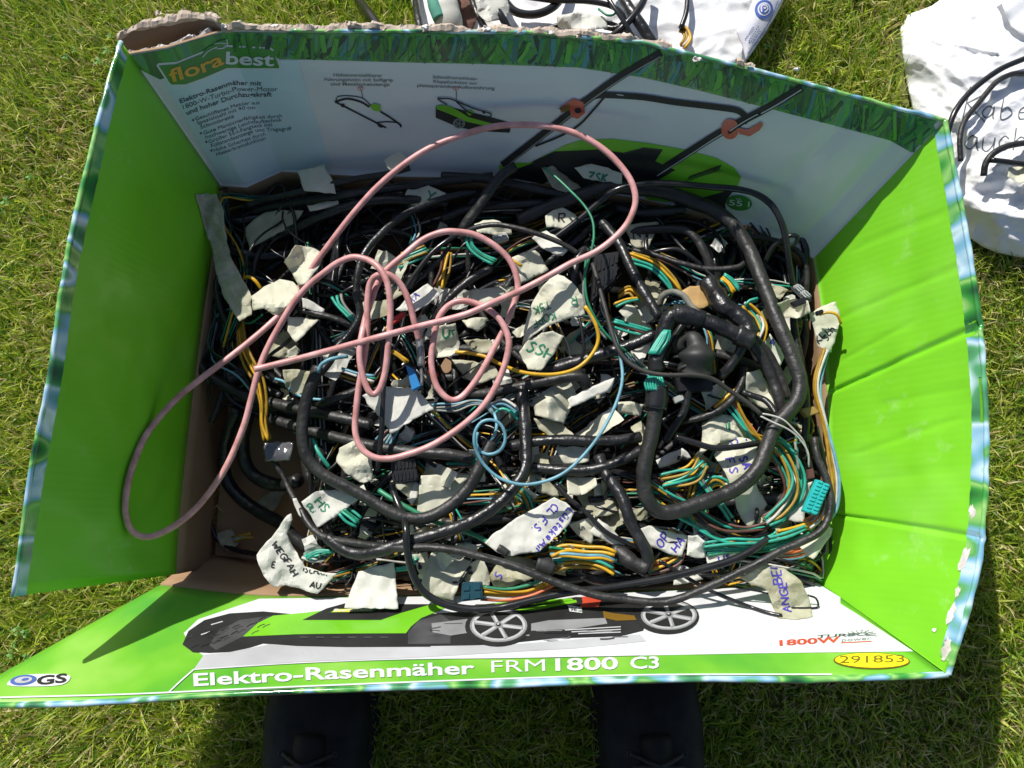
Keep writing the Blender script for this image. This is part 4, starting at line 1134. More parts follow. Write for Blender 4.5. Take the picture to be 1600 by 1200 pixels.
scraps()

# ------------------------------------------------------------------ masking tape flags
def tape_flag(label, poly, z, amp=.006, m=None, texts=(), seed=None, tilt=(0, 0), folds=4, name='tape_flag', group='masking tape flags on the harnesses', cat='tape flag', rag=1.2):
    rnd = random.Random(seed if seed is not None else int(poly[0][0] * 7 + poly[0][1]))
    pl = []
    for i in range(len(poly)):      # ragged torn outline
        a, b = poly[i], poly[(i + 1) % len(poly)]
        L = math.hypot(b[0] - a[0], b[1] - a[1]); k = max(1, int(L / 7))
        for q in range(k):
            t = q / k
            j = rag if q else 0
            pl.append((a[0] + (b[0] - a[0]) * t + rnd.uniform(-j, j), a[1] + (b[1] - a[1]) * t + rnd.uniform(-j, j)))
    v2, f = fill_poly(pl, 6.5)
    cx = sum(p[0] for p in poly) / len(poly); cy = sum(p[1] for p in poly) / len(poly)
    R = max(math.hypot(p[0] - cx, p[1] - cy) for p in poly)
    lines = []
    for _ in range(folds + 1):
        t = rnd.uniform(0, math.pi)
        lines.append((math.cos(t), math.sin(t), rnd.uniform(-.6, .6) * R, rnd.uniform(-1, 1)))
    zz = []
    for x, y in v2:
        h = 0
        for a, b, c, s in lines: h += s * abs((x - cx) * a + (y - cy) * b - c) / R
        h += .45 * noise.noise((x * .05, y * .05, cx)) + .12 * abs(noise.noise((x * .11, y * .11, cy))) + .05 * noise.noise((x * .22, y * .22, cy))
        zz.append(h)
    zm = sum(zz) / len(zz)
    v = []
    for (x, y), h in zip(v2, zz):
        za = z + 1.25 * amp * (h - zm) + (tilt[0] * (x - cx) + tilt[1] * (y - cy)) * .001
        w = wall_height(x, y) if cy > 60 else None
        if w is not None: za = max(za, w + .003)
        v.append(W(x, y, za))
    f = orient_up(v, f)
    o = put(name, v, f, m or CREAM, None, label=label, cat=cat, group=group)
    o.data.polygons.foreach_set('use_smooth', [True] * len(o.data.polygons)); o.data.set_sharp_from_angle(angle=math.radians(16))
    s = o.modifiers.new('thickness', 'SOLIDIFY'); s.thickness = .0005; s.offset = -1
    if texts:
        bvh = BVHTree.FromPolygons([Vector(p) for p in v], f)
        for t in texts:
            pr = Print(bvh)
            pr.hand(t[0], t[1], t[2], t[3], t[4], t[5] if len(t) > 5 else 1.1)
            pr.link('handwriting', o)
    return o

F = tape_flag
ZF = .150
F('long twisted cream tape strip standing against the shaded green side wall', [(306, 303), (338, 303), (350, 330), (352, 362), (360, 400), (376, 430), (393, 462), (393, 492), (374, 502), (350, 465), (336, 420), (330, 385), (318, 350)], .15, .012, CREAM_D, folds=6)
F('small folded cream tape tag half under the far strand of the pink cable', [(462, 383), (485, 386), (507, 396), (496, 420), (480, 442), (466, 446), (457, 428), (444, 410)], .165, .012, CREAM, folds=5)
F('crumpled cream tape tag the pink cable crosses, right of the twisted strip', [(392, 463), (412, 448), (437, 436), (458, 440), (469, 454), (455, 474), (433, 494), (412, 482), (395, 485)], .165, .013, CREAM, folds=6)
F('narrow rolled white tape tag on a cable end beside the pink cable', [(471, 465), (490, 472), (507, 483), (505, 491), (488, 486), (473, 481)], .16, .005, CREAM_W, folds=2)
F('triangular cream tag below the crumpled tag, half in sun', [(449, 494), (475, 496), (498, 499), (480, 518), (462, 535), (449, 517)], .155, .008, CREAM, folds=4)
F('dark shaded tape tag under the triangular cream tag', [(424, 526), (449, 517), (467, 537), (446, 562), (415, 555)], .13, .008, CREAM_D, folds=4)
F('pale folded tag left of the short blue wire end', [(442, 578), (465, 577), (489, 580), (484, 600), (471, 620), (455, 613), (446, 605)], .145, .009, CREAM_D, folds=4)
F('big cream tape flag with green upside-down handwriting right of the pink loops', [(868, 425), (893, 440), (914, 468), (914, 492), (895, 496), (875, 503), (850, 512), (833, 524), (816, 541), (820, 510), (826, 485), (845, 450)], .178, .009, CREAM,
  [('KOPF', (866, 487), 11, 2.75, INK_G, 1.0), ('T5K', (858, 470), 11, 2.75, INK_G, 1.0), ('R', (900, 462), 12, 2.9, INK_G, 1.0)], folds=3, tilt=(.1, -.15))
F('cream tape flag lettered SSH in dark green', [(846, 520), (864, 517), (881, 525), (866, 553), (845, 579), (825, 577), (811, 550), (825, 532)], .168, .006, CREAM, [('SSH', (822, 548), 17, .38, INK_G, 1.5)], folds=2)
F('cream square tag with green marks inside the pink cable inner loop', [(674, 514), (692, 508), (712, 505), (719, 536), (717, 554), (698, 557), (681, 559), (678, 536)], .165, .007, CREAM, [('U', (690, 528), 14, .1, INK_G, 1.6), ('r', (708, 524), 14, -.4, INK_G, 1.4)], folds=3)
F('large sunlit white tag under the pink cable with the blue clip above it', [(566, 618), (602, 604), (648, 606), (662, 620), (678, 639), (645, 656), (610, 679), (602, 664), (595, 653), (578, 636)], .165, .006, CREAM_W, folds=3)
F('wrapped translucent tape tag with torn end at the pink cable lower bend', [(530, 700), (559, 687), (572, 700), (581, 716), (582, 752), (568, 755), (552, 748), (539, 739), (525, 721)], .16, .011, CREAM, folds=5)
F('white tag lettered HS in green near the bare carton floor', [(471, 784), (494, 768), (525, 765), (545, 770), (568, 757), (573, 768), (541, 795), (518, 811), (496, 825), (486, 806)], .150, .006, CREAM_W, [('HS', (489, 786), 14, .75, INK_G, 1.2), ('OLi', (478, 789), 8, .95, INK_G, 1.0)], folds=3)
F('thin rolled white tape stick beside the HS tag', [(457, 779), (463, 778), (474, 797), (485, 816), (481, 823), (467, 805)], .145, .004, CREAM_W, folds=1)
F('curled white tag lettered WEGFAH in black over the bare carton floor', [(449, 805), (455, 802), (457, 812), (448, 834), (460, 858), (476, 885), (500, 893), (527, 896), (512, 912), (496, 928), (470, 920), (446, 914), (428, 917), (412, 900), (404, 882), (401, 867), (412, 852), (424, 840), (436, 824)], .135, .010, CREAM_W,
  [('WEGFAH', (424, 850), 10.5, .98, INK_K, 1.15), ('E', (424, 887), 9, .1, INK_K, 1.0), ('ISCHRR', (473, 893), 8, .18, INK_K, .9), ('AU', (484, 917), 9, .15, INK_K, 1.0)], folds=4)
F('blank white trapezoid tag overlapping the front wall picture', [(560, 893), (590, 884), (616, 878), (619, 916), (622, 951), (580, 951), (538, 950), (548, 922)], .155, .006, CREAM_W, folds=3, tilt=(0, .2))
F('broad plain cream tag left of the curved taped trunk', [(658, 743), (706, 739), (733, 740), (718, 766), (699, 797), (675, 801), (650, 803), (654, 775)], .14, .006, CREAM, folds=3)
F('strip of tape with two lines of blue handwriting near the front', [(757, 848), (769, 835), (815, 805), (866, 777), (884, 785), (897, 799), (890, 817), (866, 840), (843, 862), (820, 865), (798, 869), (775, 862)], .165, .006, CREAM_W,
  [('Lüsteke', (888, 793), 11.5, 2.24, INK_B, 1.1), ('Air', (848, 842), 12, 2.24, INK_B, 1.1), ('CL F.S.', (866, 786), 11.5, 2.30, INK_B, 1.1)], folds=3)
F('creased cream tag behind the dark teal plug', [(658, 912), (674, 864), (700, 852), (726, 844), (749, 855), (735, 878), (721, 900), (708, 938), (686, 934), (667, 927)], .145, .009, CREAM, folds=5)
F('small plain tag between the teal plug and the dirty tag', [(722, 884), (755, 873), (767, 903), (764, 918), (742, 916), (726, 907)], .14, .006, CREAM, folds=3)
F('dirty wrinkled tag with blue scribble above the yellow wires', [(764, 900), (778, 880), (793, 867), (815, 870), (836, 875), (837, 903), (815, 910), (796, 918), (771, 916)], .15, .009, CREAM_D, [('S', (775, 893), 12, 2.0, INK_B, 1.0)], folds=5)
F('narrow tag with black letters tucked under the thick shiny trunk', [(641, 816), (668, 812), (690, 808), (688, 824), (660, 832), (641, 838)], .138, .004, CREAM, [('HR', (648, 827), 10, -.3, INK_K, 1.2)], folds=2)
F('narrow tag edge with black letters right of the blank white tag', [(646, 866), (668, 862), (672, 880), (662, 905), (652, 890)], .142, .004, CREAM, [('NF', (656, 894), 9, -1.2, INK_K, 1.2)], folds=2)
F('small bright tag under the blue wire arc', [(886, 745), (908, 744), (931, 747), (933, 758), (915, 772), (886, 774)], .15, .007, CREAM, folds=3)
F('small tag with a dark scrawl crossed by the blue wire arc', [(818, 745), (838, 739), (852, 748), (864, 758), (878, 774), (862, 776), (842, 770)], .145, .006, CREAM_D, [('7c', (830, 757), 11, .5, INK_D, 1.0)], folds=3)
F('rolled white tag tip pointing at the rough black conduit', [(921, 830), (935, 810), (950, 820), (965, 836), (978, 850), (972, 856), (950, 848), (930, 838)], .158, .006, CREAM_W, folds=2)
F('torn cream tag between the blue-lettered strip and the rolled white tip', [(888, 819), (908, 812), (930, 806), (928, 830), (924, 851), (912, 843), (901, 835)], .148, .007, CREAM, [('s', (905, 824), 12, 1.0, INK_D, .9)], folds=4)
F('dark shaded tag left of the tall black trunk', [(901, 774), (930, 764), (955, 756), (960, 780), (966, 800), (950, 806), (933, 808), (915, 800)], .135, .007, CREAM_D, folds=4)
F('short tag with blue letters OP HA in front of the thick black loop', [(1001, 826), (1014, 821), (1050, 831), (1074, 837), (1071, 854), (1066, 870), (1041, 864), (1020, 855), (1005, 846)], .155, .006, CREAM_W, [('OP', (1034, 857), 13, -.95, INK_B, 1.2), ('HA', (1057, 863), 12, -.95, INK_B, 1.2)], folds=2)
F('white knotted tag right of the OP HA tag', [(1075, 837), (1090, 836), (1102, 846), (1102, 871), (1086, 872), (1073, 867)], .158, .010, CREAM_W, folds=5)
F('half hidden tag with dense blue scribble under the green wire curve', [(1080, 815), (1098, 820), (1111, 830), (1119, 851), (1100, 850), (1084, 842)], .145, .004, CREAM, [('JF', (1090, 832), 11, .7, INK_B, 1.1), ('LE', (1094, 846), 10, .6, INK_B, 1.1)], folds=2)
F('slanted tag with blue S between the two front black cables', [(1102, 866), (1130, 860), (1158, 856), (1157, 871), (1140, 877), (1124, 884), (1106, 882)], .15, .006, CREAM_W, [('US', (1124, 880), 11, -.25, INK_B, 1.2)], folds=3)
F('pale tag poking out below the upper front cable', [(1054, 882), (1070, 884), (1084, 891), (1099, 905), (1075, 911), (1052, 914)], .14, .006, CREAM_W, [('T', (1064, 892), 7, .3, INK_B, .9)], folds=3)
F('grubby tag with large blue letters lying on the white front wall', [(1155, 903), (1175, 892), (1194, 881), (1225, 888), (1240, 898), (1253, 909), (1264, 934), (1270, 963), (1245, 968), (1215, 965), (1219, 937), (1206, 928), (1194, 920), (1172, 912)], .178, .008, CREAM_D,
  [('ANGE', (1236, 957), 13, -1.72, INK_B, 1.2), ('BER', (1222, 912), 14, -1.75, INK_B, 1.2)], folds=4)
F('big cream tag lettered CL F.S inside the thick black loop', [(1115, 711), (1122, 696), (1131, 684), (1158, 683), (1185, 687), (1182, 710), (1178, 735), (1183, 760), (1199, 788), (1188, 806), (1172, 826), (1163, 817), (1156, 806), (1150, 790), (1147, 774), (1140, 755), (1133, 738)], .148, .007, CREAM,
  [('ZT', (1163, 681), 12, 1.15, INK_B, 1.2), ('SA', (1154, 716), 12, 1.1, INK_B, 1.5), ('CL', (1141, 688), 10, 1.2, INK_B, 1.2), ('F.S', (1133, 718), 13, 1.25, INK_B, 1.2)], folds=3)
F('crumpled cream tag above the CL F.S tag', [(1097, 660), (1112, 653), (1127, 647), (1146, 650), (1165, 656), (1178, 672), (1187, 688), (1140, 688), (1112, 698), (1093, 712), (1096, 690)], .145, .010, CREAM, folds=6)
F('long fan-folded tag under the grey cord near the right wall', [(1167, 582), (1187, 577), (1200, 602), (1214, 627), (1213, 645), (1200, 641), (1187, 636), (1176, 628), (1165, 618)], .15, .008, CREAM, folds=4)
F('narrow tag with a blue 4 between two black harnesses', [(1203, 521), (1214, 536), (1227, 555), (1217, 575), (1204, 556), (1192, 539)], .145, .004, CREAM_W, [('4', (1203, 541), 13, -.2, INK_B, 1.0)], folds=2)
F('greenish tag with dark handwriting leaning on the sunlit green wall', [(1264, 490), (1285, 478), (1306, 471), (1312, 486), (1313, 502), (1306, 527), (1299, 551), (1288, 546), (1278, 541), (1272, 515)], .165, .006, CREAM, [('KLi', (1280, 537), 11, -.95, INK_K, 1.0), ('Sch', (1292, 533), 10, -1.0, INK_K, .9)], folds=3)
F('crumpled tape knot under the pale plug beside the green wall', [(1215, 474), (1235, 466), (1262, 470), (1266, 488), (1250, 497), (1222, 495)], .165, .014, CREAM, folds=7)
F('cream tape flap overhanging the front right corner of the pile', [(1250, 855), (1270, 838), (1291, 819), (1301, 826), (1298, 838), (1285, 856), (1271, 874), (1260, 868)], .165, .005, CREAM, folds=2)
F('white tag behind the turquoise connector', [(1240, 768), (1256, 757), (1270, 752), (1258, 790), (1256, 815), (1243, 816), (1232, 812)], .15, .006, CREAM_W, folds=3)
F('brown cardboard scrap behind the taped junction', [(1061, 456), (1078, 447), (1097, 445), (1113, 474), (1104, 480), (1093, 484), (1068, 470)], .16, .003, KRAFT_SCRAP, folds=1, name='cardboard_scrap', cat='scrap', group=None)
F('folded tape tag pointing left beside the vertical trunk', [(832, 633), (855, 621), (881, 613), (892, 635), (886, 650), (881, 662), (858, 655), (836, 649)], .155, .009, CREAM, folds=5)
F('flattened tube-like tape tag right of the vertical trunk', [(887, 624), (912, 610), (935, 600), (960, 590), (956, 602), (949, 612), (920, 624), (892, 636)], .165, .006, CREAM_W, folds=3)
F('mossy stained tag under the folded tag', [(833, 653), (858, 655), (881, 664), (899, 682), (880, 688), (858, 682), (842, 670)], .145, .006, CREAM_D, folds=4)
F('sunlit tag between two horizontal black trunks', [(868, 699), (895, 697), (922, 700), (920, 721), (900, 724), (883, 726), (874, 712)], .148, .007, CREAM, folds=4)
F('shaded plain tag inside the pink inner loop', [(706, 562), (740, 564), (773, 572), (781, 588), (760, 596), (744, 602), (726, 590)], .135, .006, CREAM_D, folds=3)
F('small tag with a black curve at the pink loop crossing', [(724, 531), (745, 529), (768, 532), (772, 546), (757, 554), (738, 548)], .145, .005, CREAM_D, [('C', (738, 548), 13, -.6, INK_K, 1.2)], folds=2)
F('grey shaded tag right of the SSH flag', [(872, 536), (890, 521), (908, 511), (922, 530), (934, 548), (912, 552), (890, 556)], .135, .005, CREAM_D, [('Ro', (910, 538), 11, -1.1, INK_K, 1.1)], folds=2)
F('white tag with purple letters under the pink loop top', [(618, 484), (640, 462), (668, 443), (688, 460), (668, 476), (648, 488)], .165, .006, CREAM_W, [('AX', (640, 476), 12, -.65, INK_B, 1.0)], folds=3)
F('pale crumpled tag left of the big green-lettered flag', [(722, 458), (742, 451), (762, 450), (786, 446), (800, 452), (790, 468), (770, 474), (725, 478)], .15, .008, CREAM, folds=5)
F('small sunlit tag between the pink strands', [(721, 500), (742, 496), (762, 497), (758, 509), (746, 518), (730, 511)], .15, .005, CREAM, folds=3)
F('cream tag with frayed edge above the big green-lettered flag', [(800, 402), (818, 394), (836, 391), (848, 405), (858, 422), (836, 432), (811, 446), (802, 424)], .16, .008, CREAM, folds=4)
F('wrinkled white tag on the thin arched cable', [(831, 372), (842, 364), (854, 360), (872, 372), (891, 387), (879, 400), (866, 398), (845, 386)], .165, .010, CREAM_W, folds=5)
F('small bright tag above the pink loop crown', [(741, 350), (755, 344), (770, 343), (798, 352), (800, 366), (775, 368), (746, 364)], .165, .008, CREAM, folds=4)
F('shaded tag with a black R near the back wall', [(852, 337), (865, 328), (879, 324), (896, 333), (911, 346), (895, 352), (879, 357), (854, 355)], .15, .005, CREAM, [('R', (872, 348), 14, .0, INK_K, 1.1)], folds=2)
F('shaded tag with a green Y left of centre near the back wall', [(633, 303), (640, 290), (649, 282), (672, 291), (697, 302), (686, 312), (676, 319), (652, 320), (635, 319)], .15, .006, CREAM, [('Y', (664, 312), 16, .25, INK_G, 1.3)], folds=3)
F('long shaded tag with green scribble at the foot of the back wall', [(897, 262), (924, 256), (950, 262), (972, 271), (972, 287), (940, 284), (912, 278)], .17, .006, CREAM, [('ZSK', (918, 280), 12, .12, INK_G, 1.5)], folds=3)
F('dull shaded tag under the thin green wire at the back', [(846, 262), (863, 259), (886, 275), (908, 293), (896, 300), (880, 303), (863, 292)], .145, .006, CREAM_D, folds=3)
F('cream tag standing against the white wall near the creased corner', [(464, 268), (486, 262), (507, 257), (514, 272), (522, 288), (525, 303), (500, 300), (475, 298), (470, 283)], .155, .005, CREAM, folds=3)
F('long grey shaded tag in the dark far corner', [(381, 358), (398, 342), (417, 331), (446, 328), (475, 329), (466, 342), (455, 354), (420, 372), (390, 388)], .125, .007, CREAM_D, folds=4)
F('small knotted tag held up against the white wall', [(601, 250), (612, 242), (624, 237), (637, 248), (626, 260), (610, 267)], .19, .010, CREAM, folds=6)
F('thin tag strip crossed by black cables in the far corner', [(480, 321), (505, 316), (528, 313), (530, 320), (505, 326), (484, 330)], .14, .004, CREAM, folds=2)
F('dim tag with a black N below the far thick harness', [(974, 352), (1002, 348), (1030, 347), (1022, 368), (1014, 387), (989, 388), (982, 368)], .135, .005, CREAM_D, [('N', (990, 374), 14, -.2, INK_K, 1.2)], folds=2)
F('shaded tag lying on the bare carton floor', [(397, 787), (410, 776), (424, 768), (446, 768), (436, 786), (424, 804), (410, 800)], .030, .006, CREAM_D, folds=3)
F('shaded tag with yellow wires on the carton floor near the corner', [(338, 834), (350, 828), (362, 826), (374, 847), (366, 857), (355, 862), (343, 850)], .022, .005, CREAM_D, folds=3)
F('white tag beside the lower end of the blue wire', [(938, 584), (950, 585), (962, 592), (957, 604), (953, 614), (938, 610)], .14, .005, CREAM_W, folds=3)
F('pale tag left of the broad tape collar', [(966, 628), (985, 627), (1006, 632), (1003, 641), (1001, 650), (965, 646)], .135, .005, CREAM, folds=3)
F('shaded white tag crossed by thin wires inside the thick loop', [(1025, 719), (1045, 708), (1066, 700), (1074, 706), (1080, 715), (1055, 724), (1030, 731)], .135, .006, CREAM_W, folds=3)
F('greenish stained tag behind the taped trunk near the front', [(940, 749), (965, 759), (985, 771), (979, 790), (972, 806), (955, 804), (940, 802)], .128, .006, CREAM_D, folds=4)
F('torn white tag below the triangular one by the pink strand', [(449, 548), (462, 540), (470, 548), (462, 560), (452, 568)], .14, .006, CREAM, folds=3)
F('pale tag end behind the knotted white cable end', [(600, 440), (622, 432), (640, 436), (634, 458), (612, 470), (600, 458)], .13, .006, CREAM_D, folds=3)
F('small pale tag beside the comb-shaped black connector', [(641, 758), (650, 752), (656, 758), (652, 778), (644, 790), (636, 780)], .138, .004, CREAM_W, folds=2)

# ------------------------------------------------------------------ the long pink aerial cable
P0 = .205
pink = [(655, 531, .19), (648, 506, .2), (639, 471, .21), (627, 446, .215), (613, 432, .22), (599, 428, .222), (585, 433, .22), (577, 447, .215), (574, 474, .212), (574, 502, .208), (573, 530, .203), (568, 566, .2), (561, 602, .196), (557, 636, .193), (555, 672, .19),
        (563, 698, .19), (581, 713, .19), (603, 717, .19), (630, 712, .19), (676, 695, .19), (725, 663, .192), (760, 628, .195), (784, 583, .2), (795, 541, .205), (791, 518, .205), (777, 495, .205), (753, 478, .205), (725, 470, .205),
        (703, 476, .203), (686, 496, .2), (678, 528, .197), (674, 565, .193), (681, 600, .19), (696, 620, .188), (711, 625, .187), (728, 614, .187), (749, 586, .19), (770, 548, .192), (790, 508, .193), (804, 471, .192), (809, 443, .195),
        (799, 411, .2), (777, 387, .205), (745, 368, .21), (715, 362, .212), (690, 363, .212), (660, 375, .21), (631, 399, .21), (604, 422, .208), (590, 443, .205), (581, 467, .203), (572, 494, .202), (566, 521, .21), (562, 546, .212), (563, 569, .21), (569, 594, .206), (577, 612, .204), (585, 616, .203),
        (594, 606, .204), (602, 580, .208), (607, 535, .216), (610, 490, .222), (608, 456, .228), (602, 434, .23), (590, 416, .228), (572, 405, .222), (550, 402, .218), (527, 411, .212), (505, 427, .206), (482, 446, .2), (458, 474, .195), (435, 512, .19), (416, 548, .186),
        (403, 582, .183), (392, 625, .18), (380, 668, .176), (353, 730, .17), (314, 786, .17), (272, 822, .18), (232, 839, .19), (206, 829, .2), (196, 800, .21), (199, 760, .21), (211, 718, .21), (232, 674, .2), (273, 626, .19), (315, 591, .18), (367, 552, .172), (420, 508, .166), (452, 474, .16),
        (480, 430, .165), (504, 396, .175), (550, 336, .19), (595, 287, .205), (648, 245, .215), (697, 220, .22), (760, 200, .225), (812, 195, .23), (865, 199, .232), (912, 214, .232), (952, 241, .232), (982, 276, .23), (993, 308, .228), (987, 336, .224), (970, 362, .22), (935, 391, .215),
        (893, 411, .212), (850, 435, .209), (809, 456, .207), (767, 474, .217), (725, 492, .214), (655, 510, .214), (602, 524, .222), (550, 538, .212), (480, 557, .2), (420, 572, .197), (398, 577, .197)]
pk = cable('antenna_cable', 'long pink cable lying in loops on top of the whole pile', 5.1, PINK, pink, cat='cable', sides=12, wob=.03, step=5)
cable('antenna_plug', None, 6.2, GREYP, [(655, 529), (657, 548), (658, 572)], .189, cat=None, parent=pk, sides=10, wob=.08, step=4)
cable('plug_tip', None, 2.6, GREYP, [(658, 572), (659, 588), (659, 602)], .187, cat=None, parent=pk, sides=8)
cable('plug_collar', None, 5.2, GREYP, [(654, 522), (655, 534)], .190, cat=None, parent=pk, sides=10)

# ------------------------------------------------------------------ black harnesses one can follow
def H(label, hw, m, pts, z, **k):
    return cable(k.pop('name', 'harness'), label, hw, m, pts, z, cat='harness', group='black harnesses in the carton', **k)
C_ = CLOTH_TAPE; T_ = TAPE; U_ = TUBE
trunk = H('thickest black taped harness making the big loop at the right', 11.8, C_, [(809, 345, .135), (870, 318, .145), (946, 294, .16), (994, 295, .16), (1037, 300, .16), (1079, 313, .16), (1120, 331, .16), (1149, 356, .16), (1169, 387, .16), (1184, 423, .165), (1199, 460, .17),
      (1214, 499, .175), (1231, 540, .178), (1243, 570, .18), (1250, 597, .18), (1246, 624, .18), (1230, 646, .178), (1210, 668, .176), (1198, 700, .175), (1183, 734, .174), (1156, 760, .173), (1120, 777, .172), (1084, 790, .172), (1050, 800, .172), (1026, 797, .172), (1010, 777, .174), (1005, 747, .176), (1010, 712, .178), (1019, 676, .18), (1025, 634, .182), (1026, 612, .183)], .17, sides=12)
cable('tape_collar', None, 18, TUBE, [(1026, 606), (1026, 622), (1024, 640)], .182, cat=None, parent=trunk, sides=14, wob=.04)
junction = H('lumpy taped T junction with an exposed green wire bunch', 12.5, T_, [(1026, 580, .18), (1024, 566, .182), (1030, 545, .182), (1039, 512, .184), (1050, 494, .186), (1075, 491, .188), (1100, 500, .188), (1130, 513, .188), (1155, 525, .187), (1175, 532, .184)], .185, sides=12, wob=.12)
cable('tape_wrap', None, 15, T_, [(1052, 490), (1082, 494), (1098, 500)], .188, cat=None, parent=junction, sides=12, wob=.16)
cable('tape_wrap', None, 17, T_, [(1150, 522), (1163, 527), (1176, 532)], .186, cat=None, parent=junction, sides=12, wob=.12)
for i in range(8):
    t = (i - 3.5) / 3.5
    cable('exposed_wire', None, 2.3, TEALW, [(1042 + 4 * t, 516), (1035 + 10 * t, 532 + random.uniform(-3, 3)), (1022 + 8 * t, 553)], .196 - .004 * abs(t), cat=None, parent=junction, sides=6)
    cable('exposed_wire', None, 2.0, TEALW, [(1024 + 9 * t, 588), (1022 + 14 * t, 598), (1024 + 13 * t, 610)], .196 - .004 * abs(t), cat=None, parent=junction, sides=6)
H('knobbly black tape lump right above the T junction', 15, T_, [(1106, 440, .16), (1118, 460, .17), (1130, 478, .178), (1148, 490, .18), (1166, 505, .182), (1172, 522, .182)], .175, wob=.3, sides=12)
H('black harness from the T junction down to the big loop, inner one', 8.5, C_, [(1172, 530, .18), (1194, 564, .17), (1208, 596, .165), (1217, 622, .165), (1222, 640, .16)], .17)
H('black harness from the T junction hugging the thick harness', 6.5, C_, [(1178, 528, .178), (1200, 552, .17), (1218, 585, .165), (1232, 622, .16)], .165)
H('shiny black tube slanting down left from the T junction', 8, U_, [(1164, 536, .178), (1150, 560, .17), (1134, 580, .165), (1120, 592, .15)], .165)
H('shiny straight black harness slanting into the T junction from above', 8, T_, [(938, 345, .15), (956, 365, .155), (970, 385, .16), (985, 417, .165), (1003, 450, .17), (1019, 477, .175), (1030, 496, .178)], .165)
H('black harness running right into the T junction under the yellow wire', 9.5, T_, [(840, 583, .14), (870, 575, .15), (900, 566, .155), (937, 554, .16), (985, 539, .165), (1023, 522, .168)], .16)
H('smooth black trunk ending in a bend below the SSH flag', 8.5, C_, [(720, 614, .13), (757, 615, .14), (802, 606, .15), (843, 597, .155), (881, 590, .16), (905, 588, .16), (914, 594, .157), (916, 606, .15)], .15)
H('vertical shiny trunk curving into the thick sweep at front left', 10, T_, [(816, 600, .15), (817, 625, .155), (820, 660, .16), (822, 700, .165), (820, 735, .17), (800, 766, .175), (772, 793, .178), (735, 816, .18), (697, 830, .18), (656, 842, .178), (622, 852, .175), (590, 862, .17), (560, 866, .16), (535, 858, .155), (512, 840, .15)], .17, sides=12)
H('cloth taped trunk below the blue ring sweeping round to the left', 9.6, C_, [(768, 690, .19), (760, 708, .19), (748, 734, .187), (730, 765, .184), (701, 792, .18), (667, 809, .178), (634, 809, .176), (600, 795, .172), (570, 776, .168), (540, 760, .166), (512, 746, .165), (489, 728, .165), (476, 705, .166), (472, 668, .168), (480, 620, .17), (492, 588, .172), (498, 574, .172)], .175, sides=12)
H('thin shiny arched harness left of the pink double loop', 6, T_, [(746, 302, .15), (710, 306, .155), (665, 320, .162), (625, 340, .168), (590, 371, .174), (570, 396, .178), (561, 421, .178), (557, 456, .175), (563, 492, .17), (548, 520, .167), (527, 544, .165), (515, 566, .16), (500, 584, .158)], .17)
H('long thin cable running from the left along the front and up the right wall', 6.3, C_, [(470, 795, .14), (482, 817, .145), (505, 838, .15), (550, 848, .16), (617, 856, .178), (667, 855, .186), (712, 860, .187), (757, 871, .187), (802, 884, .187), (847, 902, .187), (892, 918, .186), (937, 931, .185), (974, 936, .184), (1019, 941, .184), (1052, 938, .184), (1097, 921, .184), (1142, 900, .184),
      (1187, 878, .183), (1221, 860, .182), (1255, 845, .18), (1279, 832, .178), (1293, 812, .175), (1298, 781, .172), (1291, 747, .168), (1277, 714, .162), (1272, 684, .155)], .18)
H('glossy black cable drooping over the front wall picture', 6.2, U_, [(611, 755, .15), (618, 778, .155), (627, 800, .165), (634, 824, .19), (636, 857, .192), (643, 891, .185), (656, 918, .18), (674, 934, .178), (701, 946, .178), (735, 952, .178), (775, 950, .178), (802, 945, .178), (847, 934, .176), (892, 925, .175), (940, 920, .172), (985, 913, .17), (1041, 903, .17), (1097, 889, .17), (1142, 876, .17), (1178, 858, .168), (1200, 842, .16)], .17)
H('tall black trunk leaning left of the thick loop near the front', 9.6, T_, [(936, 712, .15), (944, 735, .155), (958, 756, .16), (974, 781, .165), (985, 815, .168), (1000, 842, .168), (1012, 868, .165), (1010, 888, .158)], .16, sides=12)
H('rough corrugated black conduit at the yellow bundle end', 13, C_, [(958, 858, .15), (972, 866, .155), (990, 880, .16), (1010, 888, .16)], .155, sides=12, wob=.2)
H('horizontal shiny trunk with silvery tape right of the blue ring', 8.5, T_, [(798, 697, .15), (836, 690, .158), (881, 687, .16), (926, 689, .16), (962, 688, .158), (1000, 683, .15)], .155, wob=.14)
H('horizontal black trunk ending under the thick loop, second from the blue ring', 8.5, T_, [(828, 730, .148), (870, 734, .152), (915, 735, .155), (945, 729, .157), (975, 717, .155), (1002, 703, .15)], .15, wob=.12)
H('thin glossy upright cable left of the big white tag', 4.2, U_, [(597, 530, .178), (598, 565, .178), (599, 602, .178), (597, 659, .178), (594, 700, .172), (590, 735, .16)], .175)
H('thin black cable curving over the bare carton floor by the wall', 3.8, U_, [(326, 630, .06), (323, 660, .04), (320, 705, .03), (323, 761, .024), (327, 806, .022), (338, 840, .022), (365, 858, .025), (397, 865, .04), (420, 868, .06)], .03)
H('thick black loop lying on the bare carton floor, outer one', 10, T_, [(372, 640, .10), (356, 676, .075), (350, 716, .055), (355, 750, .045), (376, 778, .042), (406, 800, .045), (437, 817, .06), (460, 840, .08), (486, 858, .10)], .05)
H('thick black loop on the bare carton floor, inner one', 10.5, T_, [(386, 650, .11), (379, 682, .09), (381, 714, .075), (392, 738, .065), (415, 753, .065), (442, 758, .07), (466, 750, .09)], .07)
H('thin cable below the silver foil flag', 4.3, C_, [(426, 716, .13), (433, 730, .128), (442, 743, .126), (452, 764, .126), (461, 782, .13)], .128)
